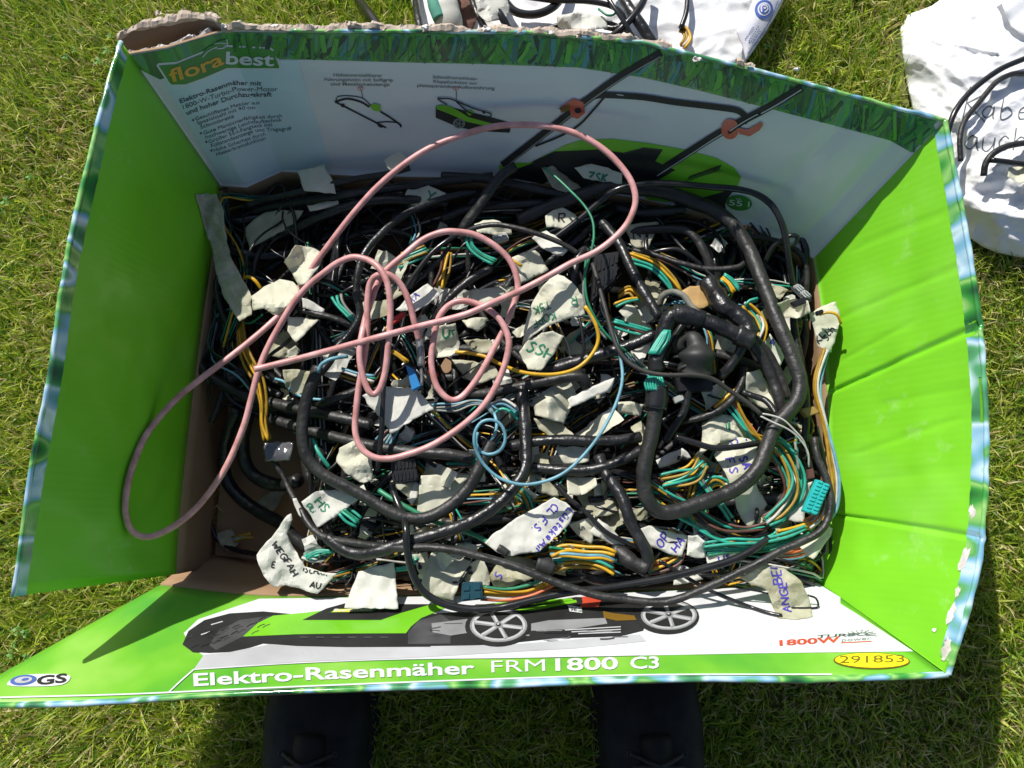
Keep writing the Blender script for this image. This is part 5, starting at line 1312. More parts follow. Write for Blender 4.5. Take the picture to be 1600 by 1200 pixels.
H('stubby horizontal harness left of the fabric taped bend, upper one', 9, C_, [(420, 628, .12), (450, 636, .128), (480, 642, .135), (510, 648, .14), (545, 656, .145), (580, 664, .145)], .135)
H('long horizontal harness left under the pink cable, lower one', 9, C_, [(425, 655, .11), (455, 664, .12), (498, 676, .13), (545, 688, .14), (600, 700, .15), (656, 707, .155), (701, 710, .155), (738, 717, .15)], .14)
H('short cable leaving the rolled white tag', 5, C_, [(466, 484, .155), (494, 490, .155), (527, 499, .152), (550, 511, .145)], .15)
H('short cable stub with blue wires under the pink double loop', 6, C_, [(497, 634, .14), (518, 625, .148), (545, 615, .15), (566, 606, .15)], .148)
H('thin arched cable right of the pink crown', 4.2, C_, [(722, 372, .17), (730, 362, .178), (748, 354, .185), (777, 351, .188), (811, 357, .188), (845, 367, .185), (879, 381, .18), (903, 396, .172)], .185)
H('thin pair of cables rising to the pink crown, outer one', 4, U_, [(630, 458, .165), (640, 442, .168), (654, 421, .17), (676, 394, .172), (699, 376, .172), (714, 367, .168)], .17)
H('thin pair of cables rising to the pink crown, inner one', 3.4, U_, [(641, 452, .155), (652, 438, .16), (676, 417, .162), (692, 400, .163), (704, 382, .16)], .16)
H('shiny cable slanting through the pink loops', 6.2, T_, [(679, 500, .165), (688, 484, .168), (700, 467, .17), (732, 439, .17), (768, 419, .165)], .168)
H('thick dark harness rising to the back wall mower picture', 8.5, C_, [(722, 360, .15), (734, 342, .155), (748, 324, .16), (766, 297, .165), (786, 273, .17), (806, 260, .172)], .16)
H('thin cable arching along the back wall to the far right corner', 5.2, U_, [(822, 398, .14), (862, 375, .15), (905, 343, .16), (940, 313, .17), (965, 296, .18), (1007, 287, .185), (1052, 287, .188), (1109, 292, .19), (1154, 296, .19), (1183, 304, .19), (1205, 320, .19), (1219, 343, .188), (1227, 370, .18), (1233, 410, .165), (1239, 446, .15)], .17)
H('small loop of cable at the far right corner', 3.6, U_, [(1196, 408, .14), (1206, 388, .15), (1220, 376, .158), (1236, 368, .165), (1246, 370, .165), (1243, 380, .16), (1232, 385, .155)], .15)
H('dark cable along the back corner, topmost of the shaded row', 5, C_, [(385, 322, .12), (412, 313, .125), (469, 300, .14), (514, 288, .148), (559, 279, .152), (604, 272, .155), (640, 262, .16)], .14)
H('dark harness along the back, second of the shaded row', 7, C_, [(395, 330, .11), (440, 320, .12), (491, 313, .13), (547, 304, .14), (615, 294, .145), (690, 284, .145), (770, 276, .14)], .135)
H('dark harness along the back, third of the shaded row', 8, T_, [(420, 372, .11), (469, 354, .12), (502, 338, .13), (547, 322, .14), (592, 313, .145), (640, 313, .145), (700, 316, .14)], .13)
H('dark harness along the back, right part of the shaded row', 7, C_, [(690, 275, .14), (755, 279, .145), (822, 292, .145), (880, 306, .14), (930, 326, .13)], .14)
H('shaded harness between the green Y tag and the R tag', 7, T_, [(690, 340, .13), (740, 325, .138), (800, 320, .14), (850, 318, .135)], .135)
H('shaded harness crossing below the thick far harness', 7.5, C_, [(962, 322, .13), (1000, 332, .135), (1040, 330, .14), (1070, 325, .14)], .135)
H('dark bent harness right of the N tag', 7, C_, [(985, 362, .13), (1030, 358, .138), (1070, 360, .14), (1090, 376, .14), (1103, 400, .138), (1112, 425, .13)], .138)
H('slanting cable under the far harness ending at the brown scrap', 4.5, C_, [(988, 390, .14), (1020, 397, .145), (1060, 410, .15), (1105, 420, .15), (1150, 418, .15), (1164, 410, .145)], .145)
H('shiny grey-black loop of cable near the brown scrap', 3.6, U_, [(1018, 395, .145), (1040, 390, .152), (1060, 390, .155), (1078, 400, .155), (1096, 416, .15)], .15)
H('dark grey cord meandering across the T junction', 3.7, CORD, [(926, 412, .17), (935, 443, .18), (945, 480, .19), (962, 537, .198), (980, 564, .2), (1007, 580, .203), (1041, 586, .205), (1086, 586, .205), (1115, 593, .2), (1138, 609, .195), (1165, 627, .192), (1189, 647, .192)], .2, name='cord')
H('cable with slack below the grey cord', 5, T_, [(1160, 612, .155), (1175, 618, .158), (1195, 625, .16), (1206, 636, .165), (1214, 648, .168)], .16)
H('bent black cable at the middle right under the grey cord', 6.5, T_, [(1072, 590, .16), (1075, 612, .16), (1070, 640, .155), (1056, 664, .15), (1040, 690, .14)], .155)
H('thin cable from the middle right to the CL F.S tag', 5.5, C_, [(1060, 660, .14), (1085, 655, .148), (1115, 645, .15), (1140, 628, .155), (1158, 600, .155), (1163, 575, .15)], .15)
H('thin black cable over the CL F.S tag', 5, U_, [(1055, 682, .165), (1080, 690, .168), (1115, 700, .168), (1150, 698, .166), (1185, 692, .16)], .165)
H('black cable slanting behind the blue-lettered strip to the conduit', 4, U_, [(868, 755, .155), (890, 780, .16), (915, 800, .162), (945, 830, .164), (975, 846, .162), (1000, 858, .155)], .16)
H('thin black cable behind the front cables', 3.2, U_, [(1030, 876, .15), (1060, 894, .15), (1100, 918, .16), (1150, 940, .17), (1195, 956, .175), (1222, 962, .178)], .165)
H('thin loose black wire ends curling beside the grubby lettered tag', 1.6, U_, [(1150, 918, .17), (1190, 925, .172), (1216, 935, .172), (1222, 948, .17), (1262, 950, .176), (1278, 948, .178), (1275, 935, .178), (1262, 930, .178)], .17)
H('black cable behind the green wire coil', 6, T_, [(1245, 470, .15), (1240, 500, .14), (1246, 540, .135), (1256, 590, .135), (1260, 640, .138), (1258, 690, .14)], .14)
H('grey-white striped thin pair near the right wall', 2.2, GREYW, [(1242, 690, .16), (1245, 712, .162), (1248, 735, .16)], .16)
H('dark cable at the left edge below the twisted tape strip', 5, C_, [(330, 470, .10), (345, 520, .10), (352, 570, .10), (345, 620, .095), (330, 660, .085)], .1)
H('dark cable crossing the left dark gap', 6, C_, [(312, 560, .09), (350, 585, .1), (395, 600, .108), (440, 618, .118)], .1)
H('dark flat cable beside the left wall', 7, T_, [(350, 440, .1), (345, 500, .1), (330, 560, .09), (322, 600, .08)], .09)

# ------------------------------------------------------------------ single coloured wires
def S(label, hw, m, pts, z, **k):
    return cable('wire', label, hw, m, pts, z, cat='wire', group='single coloured wires on the pile', sides=8, wob=0, **k)
S('long light blue wire coiled in a ring and sweeping in a wide arc', 2.7, BLUEW, [(950, 500, .185), (962, 530, .19), (970, 562, .195), (972, 597, .2), (959, 639, .203), (931, 688, .204), (893, 730, .203), (858, 750, .202), (816, 757, .2), (781, 747, .198), (758, 728, .2), (746, 708, .205), (741, 690, .21), (743, 673, .212), (752, 660, .213), (766, 656, .213), (780, 661, .212), (788, 674, .21), (789, 690, .206), (781, 704, .202), (766, 710, .198), (752, 706, .197), (744, 692, .198), (746, 675, .2)], .2)
S('blue wire end inside the blue ring', 2.6, BLUEW, [(772, 645, .19), (776, 660, .195), (774, 676, .197), (766, 690, .194)], .19)
S('yellow wire in a wide bow under the SSH flag', 3.0, YELW, [(712, 550, .17), (735, 552, .175), (760, 558, .18), (788, 572, .183), (823, 583, .184), (865, 585, .184), (900, 576, .184), (924, 555, .185), (935, 530, .187), (929, 502, .19), (914, 478, .192)], .185)
S('thin black wire dropping into the yellow bow', 2.6, BLACKW, [(904, 494, .18), (908, 510, .182), (911, 530, .182), (912, 550, .18), (905, 570, .172)], .18)
S('thin green wire arching down from the back wall', 2.0, GREENW, [(850, 262, .18), (870, 278, .19), (890, 297, .197), (912, 320, .202), (925, 342, .206), (928, 365, .208), (925, 388, .207), (916, 420, .2)], .2)
S('green and grey wire below the pink straight strand', 2.0, GREENW, [(916, 400, .2), (914, 432, .198), (918, 470, .195), (936, 507, .19), (955, 530, .185), (980, 550, .175)], .19)
S('grey wire beside the green one below the pink strand', 2.0, GREYW, [(920, 402, .2), (912, 440, .196), (914, 474, .193), (930, 508, .188), (948, 530, .184)], .19)
S('short thick green wire left of the wrapped translucent tag', 3.2, TEALW, [(488, 686, .15), (494, 700, .155), (503, 715, .157), (515, 731, .15)], .152)
S('green cable ending in a black cap near the blue-lettered strip', 3.9, GREENW, [(592, 766, .15), (612, 779, .155), (640, 795, .158), (679, 815, .16), (735, 833, .163), (778, 855, .166)], .16)
S('short blue wire end with a bend left of the pink double loop', 3.0, BLUEW, [(497, 582, .178), (501, 571, .18), (512, 563, .181), (526, 559, .18), (543, 557, .172)], .178)
S('thin blue wire below the left pale tag', 2.2, BLUEW, [(430, 592, .14), (445, 597, .142), (456, 612, .14), (480, 622, .142), (510, 625, .146)], .14)
S('orange wire arch by the twisted tape strip', 2.8, YELW, [(381, 434, .14), (390, 433, .145), (400, 440, .146), (409, 453, .14)], .14)
S('yellow wire poking from the black connector at the centre', 2.4, YELW, [(801, 406, .17), (808, 411, .172), (815, 416, .17)], .17)
S('white thin wires leaving the grey cord, upper one', 1.5, WHITEW, [(1188, 646, .192), (1205, 649, .193), (1224, 656, .193), (1241, 672, .19), (1256, 690, .185), (1262, 712, .17)], .19)
S('white thin wires leaving the grey cord, lower one', 1.5, WHITEW, [(1188, 650, .192), (1208, 660, .192), (1230, 670, .19), (1248, 684, .186), (1262, 706, .18), (1264, 730, .17)], .19)
S('thin yellow wire in front of the sunlit wall by the dark-lettered tag', 2.2, YELW, [(1280, 492, .18), (1294, 488, .184), (1308, 492, .186), (1314, 506, .18)], .18)
S('green double wire on the left dark gap', 1.8, GREENW, [(372, 500, .13), (390, 505, .132), (410, 492, .14)], .13)

# ------------------------------------------------------------------ bundles
Bn = bundle
Y, G_, TL, K_, BR, WH, OR, GY, OC, DG, BL = YELW, GREENW, TEALW, BLACKW, BROWNW, WHITEW, ORW, GREYW, OCHW, DGREENW, BLUEW
Bn('large fan of green and yellow wires curving round inside the big loop', [(1200, 688), (1224, 708), (1240, 745), (1236, 775), (1217, 802), (1199, 816)], .155, 15, [TL, TL, TL, OC, TL, WH, TL, TL, OC, TL, BR])
Bn('long band of brown, green and black wires under the big loop', [(1012, 758), (1048, 781), (1075, 799), (1102, 819), (1131, 835), (1165, 841), (1198, 835), (1212, 826)], .15, 17, [BR, TL, BR, K_, OC, K_, TL, Y, TL, TL])
Bn('green wires running right below the brown and green band', [(1102, 858), (1142, 853), (1187, 855), (1232, 846), (1262, 832)], .158, 12, [TL, TL, G_, TL, TL, G_])
Bn('short yellow and green fan left of the CL F.S tag', [(1036, 755), (1066, 747), (1085, 738), (1098, 722)], .155, 15, [Y, TL, OC, TL, Y, TL, OC, TL])
Bn('thick bright yellow bundle with green wires near the front', [(860, 872), (885, 868), (915, 872), (940, 876), (960, 880)], .16, 18, [Y, G_, Y, Y, BL, Y, K_, TL, Y, TL, Y, OC], hw=2.7)
Bn('yellow and white wires leaving the dark teal plug', [(754, 925), (791, 929), (825, 925), (848, 916), (862, 908)], .172, 9, [G_, Y, Y, Y, WH, ORW], hw=2.6)
Bn('pale yellow wires bent round the tape lump', [(1163, 476), (1180, 492), (1189, 510), (1186, 526), (1178, 538)], .165, 9, [Y, WH, TL, Y, OC])
Bn('two short green wire ends above the pale yellow wires', [(1164, 478), (1172, 471), (1183, 468)], .168, 4, [TL, TL])
Bn('yellow and green wires falling behind the brown scrap', [(984, 400), (1020, 414), (1044, 436), (1058, 458)], .155, 9, [OC, Y, OC, TL, TL])
Bn('short yellow and green ends beside the far thick harness', [(1128, 432), (1140, 442), (1150, 456)], .16, 8, [TL, TL, Y, Y, TL])
Bn('green and blue wires left of the junction', [(958, 504), (985, 512), (1014, 521)], .155, 6, [TL, TL, BR, TL])
Bn('blue and yellow wires hanging along the sunlit right wall', [(1292, 546), (1279, 582), (1276, 611), (1284, 645), (1296, 688), (1302, 720), (1306, 752), (1303, 792), (1290, 815)], .165, 5, [BL, WH, OC, OC], hw=2.6)
Bn('orange and white wire arc in the front right corner', [(1205, 866), (1230, 869), (1256, 860), (1280, 838)], .15, 7, [OR, OR, WH, OR, BL])
Bn('yellow wires in front of the turquoise connector', [(1216, 836), (1240, 829), (1270, 818)], .158, 5, [Y, Y, OC, Y])
Bn('grey and orange ribbon of wires at the turquoise connector', [(1284, 768), (1284, 790), (1276, 808), (1262, 818)], .162, 11, [GY, WH, OR, WH, GY, OR, WH], hw=1.8)
Bn('green wires bundle in a clip right of the HS tag', [(535, 796), (548, 806), (561, 816)], .15, 9, [TL, TL, G_, TL, TL])
Bn('green strands left of the thin shiny arch', [(525, 462), (530, 474), (541, 487), (556, 500)], .155, 5, [GY, TL, TL])
Bn('blue strands leaving the large sunlit white tag', [(672, 638), (690, 637), (712, 636), (736, 628), (758, 631), (774, 645)], .16, 5, [BL, GY, BL, GY], hw=1.8)
Bn('green, blue and white strands right of the blue ring', [(768, 640), (785, 634), (800, 640), (812, 650)], .158, 8, [WH, BL, TL, K_, TL])
Bn('dark green and yellow cluster under the blue arc', [(806, 762), (820, 778), (828, 800)], .145, 11, [DG, TL, BL, OC, DG, G_, OC])
Bn('green strands looping under the pink crown', [(730, 368), (737, 386), (754, 399), (774, 409)], .17, 4, [TL, G_, TL])
Bn('ochre strands hanging left of the pink crown', [(696, 394), (693, 420), (685, 450)], .145, 8, [OC, Y, OC, OC, BR])
Bn('green and yellow strands between the pink loops at upper left', [(622, 412), (642, 401), (668, 391)], .148, 7, [OC, TL, G_, OC, TL])
Bn('yellow wire strands hanging below the twisted tape strip', [(372, 500, .13), (379, 539, .135), (390, 568, .138), (404, 595, .138), (412, 630, .135), (413, 662, .13), (419, 688, .13)], .13, 7, [OC, OC, Y, OC])
Bn('blue and brown strands by the wrapped translucent tag', [(590, 690), (604, 676), (618, 668), (600, 700)], .15, 6, [BL, BR, BL, GY])
Bn('green strands by the comb-shaped black connector', [(700, 728), (722, 724), (746, 722)], .148, 5, [TL, G_, TL, BR])
Bn('green ends behind the black-lettered WEGFAH tag', [(474, 868), (490, 876), (512, 872)], .13, 8, [TL, GY, TL, WH, BR])
Bn('green strands under the sweeping trunk at front left', [(620, 890), (640, 886), (650, 870)], .145, 4, [TL, TL])
Bn('ochre and green strands right of the fan-folded tag', [(1120, 640), (1140, 620), (1160, 600), (1165, 585)], .148, 7, [OC, Y, OC, TL])
Bn('yellow strands running down to the CL F.S tag', [(1140, 625), (1155, 648), (1172, 672), (1190, 694)], .15, 7, [OC, OR, OC, TL, TL])
Bn('brown and orange strands inside the big loop', [(1090, 735), (1083, 752), (1078, 780)], .14, 8, [BR, OC, BR, OC, BR])
Bn('green and ochre strands inside the big loop', [(1105, 760), (1118, 752), (1132, 758), (1126, 770)], .145, 7, [TL, OC, TL, Y])
Bn('green strands crossing inside the big loop', [(1088, 738), (1108, 768), (1128, 792), (1142, 812)], .148, 4, [TL, GY, TL])
Bn('orange and brown strands at the conduit end', [(1012, 892), (1034, 884), (1056, 872), (1066, 860)], .145, 8, [OC, OR, Y, TL, BR])
Bn('ochre strands by the black centre connector', [(965, 462), (985, 452), (1000, 470)], .14, 6, [OC, Y, OC])
Bn('pale green strands left of the junction', [(960, 478), (980, 470), (1000, 466)], .146, 4, [Y, TL])
Bn('yellow twisted strands beside the blue clip', [(610, 548), (622, 555), (636, 566)], .165, 3, [Y, OC])
Bn('green ends left of the thick sweep', [(478, 872), (496, 862), (520, 862)], .14, 3, [TL, TL])
Bn('coloured strands behind the pink double loop', [(535, 580), (560, 590), (585, 596)], .145, 10, [BL, TL, WH, OC, K_])
Bn('yellow wires in the shaded floor corner', [(366, 842, .028), (380, 838, .03), (394, 836, .03)], .03, 5, [OC, OC, BL, OC])

# ------------------------------------------------------------------ plugs, connectors and caps
def slab(name, label, quad, z, h, m, cat='connector', group='plugs and connectors in the carton', teeth=0, parent=None, tilt=0.0):
    """bevelled plug housing standing on a four-cornered foot"""
    base = [W(x, y, z) for x, y in quad]
    c = sum(base, Vector()) / 4
    bm = bmesh.new()
    lo = [bm.verts.new(p) for p in base]
    hi = [bm.verts.new(p + Vector((0, 0, h)) + (c - p) * .06) for p in base]
    bm.faces.new(lo[::-1]); bm.faces.new(hi)
    for i in range(4): bm.faces.new((lo[i], lo[(i + 1) % 4], hi[(i + 1) % 4], hi[i]))
    bmesh.ops.recalc_face_normals(bm, faces=bm.faces[:])
    bmesh.ops.bevel(bm, geom=bm.edges[:], offset=.0009, segments=2, affect='EDGES')
    bm.verts.index_update()
    v = [p.co.copy() for p in bm.verts]; f = [[a.index for a in q.verts] for q in bm.faces]; bm.free()
    o = put(name, v, f, m, parent, label=label, cat=cat, group=group if parent is None else None)
    if teeth:
        a, b, d, e = hi_pts = [p + Vector((0, 0, h)) for p in base]
        tv, tf = [], []
        for k in range(teeth):
            t0, t1 = (k + .22) / teeth, (k + .78) / teeth
            for s0, s1 in ((.14, .42), (.58, .86)):
                q = [a.lerp(b, t).lerp(e.lerp(d, t), s) for t, s in ((t0, s0), (t1, s0), (t1, s1), (t0, s1))]
                i = len(tv); tv += q + [x + Vector((0, 0, .0016)) for x in q]
                tf += [(i + 4, i + 5, i + 6, i + 7)] + [(i + j, i + (j + 1) % 4, i + 4 + (j + 1) % 4, i + 4 + j) for j in range(4)]
        put('contact_row', tv, tf, m, o)
    return o
slab('connector', 'turquoise multi-pin connector near the sunlit right wall', [(1250, 799), (1273, 748), (1295, 758), (1274, 806)], .172, .008, TEALP, teeth=9)
tp = slab('connector', 'dark teal double plug in front of the creased tag', [(722, 909), (754, 908), (756, 936), (720, 940)], .172, .010, DTEALP, teeth=2)
slab('clip', 'bright blue plastic clip beside the pink cable plug', [(634, 570), (648, 578), (659, 606), (645, 613)], .176, .008, BLUEP, cat='clip')
slab('connector', 'small red plastic connector under the pink loops', [(611, 500), (630, 488), (636, 493), (616, 508)], .175, .006, REDP)
slab('connector', 'tiny red plug beside the blue clip', [(668, 578), (684, 582), (686, 590), (670, 586)], .16, .005, REDP)
slab('connector', 'black comb-shaped connector below the pink cable', [(611, 718), (652, 716), (656, 752), (616, 760)], .135, .014, BLACKP, teeth=7)
slab('connector', 'black multi-pin block right of the big green-lettered flag', [(926, 402), (966, 396), (962, 440), (922, 478)], .15, .014, BLACKP, teeth=6)
slab('connector', 'pale grey plug on the tape knot by the right wall', [(1234, 450), (1243, 445), (1266, 466), (1256, 472)], .175, .009, PALEP, teeth=3)
slab('connector', 'small black plug below the pale grey plug', [(1233, 474), (1256, 465), (1268, 470), (1240, 482)], .18, .006, BLACKP)
slab('connector', 'amber plastic socket at the right edge of the pile', [(1246, 640), (1268, 636), (1278, 646), (1256, 654)], .155, .010, AMBERP)
slab('connector', 'tiny black plug on the dark-lettered tag', [(1272, 488), (1284, 484), (1286, 490), (1275, 495)], .185, .005, BLACKP)
slab('connector', 'black relay box under the grey cord', [(1050, 592), (1108, 584), (1112, 612), (1056, 616)], .15, .016, BLACKP)
slab('connector', 'pale plastic nub left of the thin bent cable', [(1050, 622), (1066, 616), (1068, 626), (1054, 632)], .155, .006, PALEP)
slab('connector', 'clear grey connector between pink strands', [(768, 372), (792, 366), (796, 376), (776, 382)], .165, .008, PALEP, teeth=2)
slab('connector', 'dark plug in the left shadow by the pink strand end', [(356, 585), (384, 576), (390, 590), (362, 600)], .12, .012, BLACKP, teeth=2)
slab('connector', 'black plug below the dirty wrinkled tag', [(812, 912), (830, 908), (832, 915), (816, 920)], .15, .006, PALEP)
slab('connector', 'dull connector on the wire ends by the white tag behind the turquoise plug', [(1258, 734), (1268, 732), (1270, 748), (1260, 750)], .165, .008, BROWNW)
cable('cap', 'black cap on the end of the green cable', 6.5, RUBBER, [(778, 855), (786, 860), (794, 866)], .168, cat='cap', group=None)
cable('boot_end', 'fat black rubber sleeve behind the dirty wrinkled tag', 15, RUBBER, [(838, 880), (852, 884), (866, 890)], .15, cat='sleeve', group=None, sides=14)
# rubber grommet boot
gp = [W(x, y, z) for x, y, z in ((1062, 545, .160), (1068, 532, .172), (1080, 528, .18), (1088, 540, .182), (1089, 560, .18), (1087, 578, .172))]
pp = catmull(gp, .003)
v, f, uv = tube_geo(pp, lambda t: .0085 + .0135 * max(0, min(1, (t - .40) / .30)) + .002 * math.sin(t * 20), 16)
bo = put('rubber_boot', v, f, RUBBER, None, smooth=True, uv=uv, label='bulbous black rubber boot beside the T junction', cat='rubber boot')
ring_c = W(1087, 574, .178)
v, f, uv = tube_geo([ring_c + Vector((.0215 * math.cos(t), .006 * math.sin(t) - .004, .0215 * math.sin(t) * .5)) for t in np.linspace(0, 6.283, 25)], .0022, 8)
put('rim', v, f, RUBBER, bo, smooth=True, uv=uv)
F('silvery black foil flag hanging on the yellow wire strands', [(413, 692), (430, 690), (458, 692), (456, 706), (452, 720), (432, 721), (414, 721)], .138, .006, SILVER, folds=4, name='foil_flag', cat='tape flag', group=None)
cable('frayed_strip', 'frayed grey braid beside the brown cardboard scrap', 5, mat('grey_braid', (.25, .24, .2), .7, bump=.5, color2=(.1, .1, .08)), [(1030, 478, .17), (1036, 462, .178), (1052, 456, .185), (1068, 462, .19), (1078, 476, .192), (1090, 488, .194), (1108, 495, .19)], .18, cat='braid', wob=.25)
# ------------------------------------------------------------------ cloth bags lying on the lawn
def cloth_material(name, base, dark):
    m = mat(name, base, .85, color2=dark, var_scale=7, bump=.35, bump_scale=420, detail=5)
    return m
CLOTH = cloth_material('white_cotton', (.86, .86, .86), (.80, .80, .81))
CLOTH2 = cloth_material('printed_cotton', (.66, .66, .70), (.58, .58, .62))

def edge_dist(poly, x, y):
    best = 1e9
    for i in range(len(poly)):
        (x0, y0), (x1, y1) = poly[i], poly[(i + 1) % len(poly)]
        dx, dy = x1 - x0, y1 - y0
        t = max(0, min(1, ((x - x0) * dx + (y - y0) * dy) / (dx * dx + dy * dy + 1e-9)))
        best = min(best, math.hypot(x - x0 - dx * t, y - y0 - dy * t))
    return best

def cloth(name, poly, zfun, m, parent, edge=9.0, thick=.0012, skirt=True):
    v2, f = fill_poly(poly, edge)
    v = [W(x, y, zfun(x, y, edge_dist(poly, x, y))) for x, y in v2]
    f = orient_up(v, f)
    o = put(name, v, f, m, parent, smooth=True)
    s = o.modifiers.new('cloth', 'SOLIDIFY'); s.thickness = thick; s.offset = -1
    return o, BVHTree.FromPolygons([Vector(p) for p in v], f)

def wrinkle(x, y, s, a):
    n1 = noise.noise((x * s, y * s * 1.7, a)); n2 = noise.noise((x * s * 2.3 + 4, y * s * 2.9, a + 5))
    return (1 - abs(n1) * 2.2) * .5 + (1 - abs(n2) * 2.2) * .25

bagA = empty('cloth_bag', W(930, 10, 0), 'white cotton bag lying flat behind the carton under a heap of cables', 'bag')
oA, bvA = cloth('bag_front', smooth_poly(BAG_A, 1), lambda x, y, d: .03 + .022 * (1 - math.exp(-d / 25)) + .010 * wrinkle(x, y, .012, 2) + .0022 * wrinkle(x, y, .03, 21), CLOTH, bagA, edge=6.5)
flap = [(1188, -30), (1236, -36), (1222, 4), (1198, 48), (1166, 95), (1160, 72), (1150, 50), (1154, 32), (1170, 16)]
oF, bvF = cloth('bag_flap', flap, lambda x, y, d: .072 + .012 * (1 - math.exp(-d / 14)) - .0003 * (x - 1150), CLOTH2, bagA, edge=6)
pr = Print(bvF)
pr.ellipse(1193, 15, 13.5, 15, P_BLUE, .0012, rot=.5); pr.ellipse(1193, 15, 9.5, 10.6, CLOTH2, .0016, rot=.5)
pr.ellipse(1193, 15, 7.2, 8.2, P_BLUE, .0020, rot=.5); pr.stroke([(1189, 20), (1189, 11), (1195, 9), (1198, 15), (1193, 20)], 1.1, CLOTH2, .0024); pr.ellipse(1193.5, 13.5, 1.8, 1.8, CLOTH2, .0024, n=10)
for k in range(5):
    a = np.array([1164 + k * 5.2, 62 + k * 3.2]); b = a + np.array([16, -25]) * (1.0 if k % 2 else .82)
    n = 7
    for q in range(n):
        p, r = a + (b - a) * (q + .05) / n, a + (b - a) * (q + random.uniform(.6, .85)) / n
        pr.stroke([tuple(p), tuple(r)], .65, P_BLUE, .0012)
pr.stroke([(1168, 84), (1200, 36), (1215, 2)], .5, P_BLUE, .0012)
pr.link('printed_label', oF)

bagB = empty('cloth_bag', W(1600, 200, 0), 'bulging white cotton bag with handwriting at the right edge of the lawn', 'bag')
polyB = smooth_poly(BAG_B, 1)
_r = random.Random(5)
FOLDS = [(math.cos(t), math.sin(t), _r.uniform(1440, 1640), _r.uniform(20, 380), _r.uniform(-1, 1), _r.uniform(25, 70)) for t in [_r.uniform(0, 3.14) for _ in range(34)]]
def zB(x, y, d):
    h = .012 + .075 * (1 - math.exp(-d / 42))
    h += .018 * wrinkle(x, y, .007, 4) + .004 * wrinkle(x, y, .025, 14)
    if y > 262 + (x - 1500) * .12:      # gathered lower half
        t = min(1, (y - 262 - (x - 1500) * .12) / 30)
        h += t * (.026 * wrinkle(x * .5 + y * .5, y - x * .25, .010, 8) - .012)
    for a, b, cx, cy, s, R in FOLDS:      # short sharp creases in the cotton
        u, v = (x - cx) * a + (y - cy) * b, -(x - cx) * b + (y - cy) * a
        h += .0065 * s * max(0, 1 - abs(u) / 11) * max(0, 1 - (v / R) ** 2)
    h += .006 * math.exp(-((y - 62 - (x - 1460) * .2) / 5) ** 2) * (x > 1455) * (x < 1560)
    return max(.006, h)
oB, bvB = cloth('bag_front', polyB, zB, CLOTH, bagB, edge=5.5)
strap, _ = cloth('bag_handle', [(1556, -30), (1640, -40), (1620, 20), (1606, 60), (1580, 40), (1568, 12)], lambda x, y, d: .10 + .01 * noise.noise((x * .03, y * .03, 1)), CLOTH, bagB)
pr = Print(bvB)
pr.hand('K', (1504, 184), 52, .12, INK_D, 1.0, jit=.03)
pr.hand('abeL', (1533, 184), 32, .05, INK_D, 1.0, gap=.3, jit=.03)
pr.link('handwriting', oB)
pr = Print(bvB)
pr.hand('auch', (1506, 235), 34, .02, INK_D, 1.0, gap=.2, jit=.03)
pr.link('handwriting', oB)

def K(label, hw, m, pts, z, group, name='cable', cat='cable'):
    return cable(name, label, hw, m, pts, z, cat=cat, group=group, clamp=False)
gB = 'cables on the right cloth bag'
K('black cable arching over the right bag, nearest the carton corner', 4.6, TUBE, [(1640, 78, .105), (1600, 92, .112), (1560, 110, .115), (1520, 140, .115), (1496, 168, .115), (1484, 195, .112), (1478, 225, .105)], .11, gB)
K('dark blue-black cable through the handwriting on the right bag', 4.2, CLOTH_TAPE, [(1630, 112, .10), (1600, 115, .106), (1580, 116, .108), (1555, 130, .11), (1530, 160, .11), (1508, 188, .11), (1500, 215, .108), (1501, 252, .10)], .105, gB)
K('short black cable bending below the handwriting on the right bag', 5.0, CLOTH_TAPE, [(1650, 216, .108), (1610, 222, .11), (1575, 228, .112), (1552, 240, .11), (1540, 256, .105), (1537, 275, .098)], .105, gB)
K('straight black cable end below the handwriting on the right bag', 4.4, TUBE, [(1548, 250, .112), (1575, 253, .112), (1610, 258, .112), (1660, 264, .11)], .11, gB)
F('cream tape tag on the straight cable end on the right bag', [(1576, 262), (1600, 258), (1625, 262), (1625, 282), (1590, 286), (1574, 276)], .108, .008, CREAM, folds=3, group=None)

gA = 'cables heaped behind the carton'
K('leftmost black cable leaving over the grass behind the carton', 6.5, TUBE, [(545, -30, .03), (562, 0, .05), (578, 22, .08), (596, 48, .10)], .05, gA)
K('upright black cable over the grass behind the carton', 6, TAPE, [(652, -40, .04), (650, -5, .06), (652, 20, .08), (658, 50, .09)], .06, gA)
K('thick black cable drooping in a bow on the white bag', 6.5, TUBE, [(770, -40, .07), (785, -5, .08), (805, 18, .082), (838, 22, .082), (868, 8, .08), (885, -20, .07)], .08, gA)
K('flat black cable crossing the white bag, long one', 4.5, TUBE, [(800, -8, .085), (860, 0, .088), (920, 2, .09), (960, 12, .09), (975, 32, .088), (962, 44, .085), (945, 42, .08)], .088, gA)
K('thin black cable near the torn edge on the white bag', 4, TUBE, [(850, 46, .07), (880, 38, .075), (915, 34, .078), (950, 36, .078), (985, 50, .07)], .075, gA)
K('black cable arc at the right of the heap', 6, TUBE, [(1012, -30, .08), (1006, 0, .09), (992, 22, .095), (972, 44, .092), (955, 58, .085)], .09, gA)
K('thick black trunk slanting behind the torn edge', 9, TAPE, [(960, -30, .075), (978, 5, .085), (995, 30, .09), (1015, 60, .085), (1030, 90, .07)], .08, gA)
K('thin dark cable beside the thick slanting trunk', 3.6, TUBE, [(940, -20, .09), (955, 5, .098), (972, 30, .10), (990, 60, .095), (1000, 80, .09)], .095, gA)
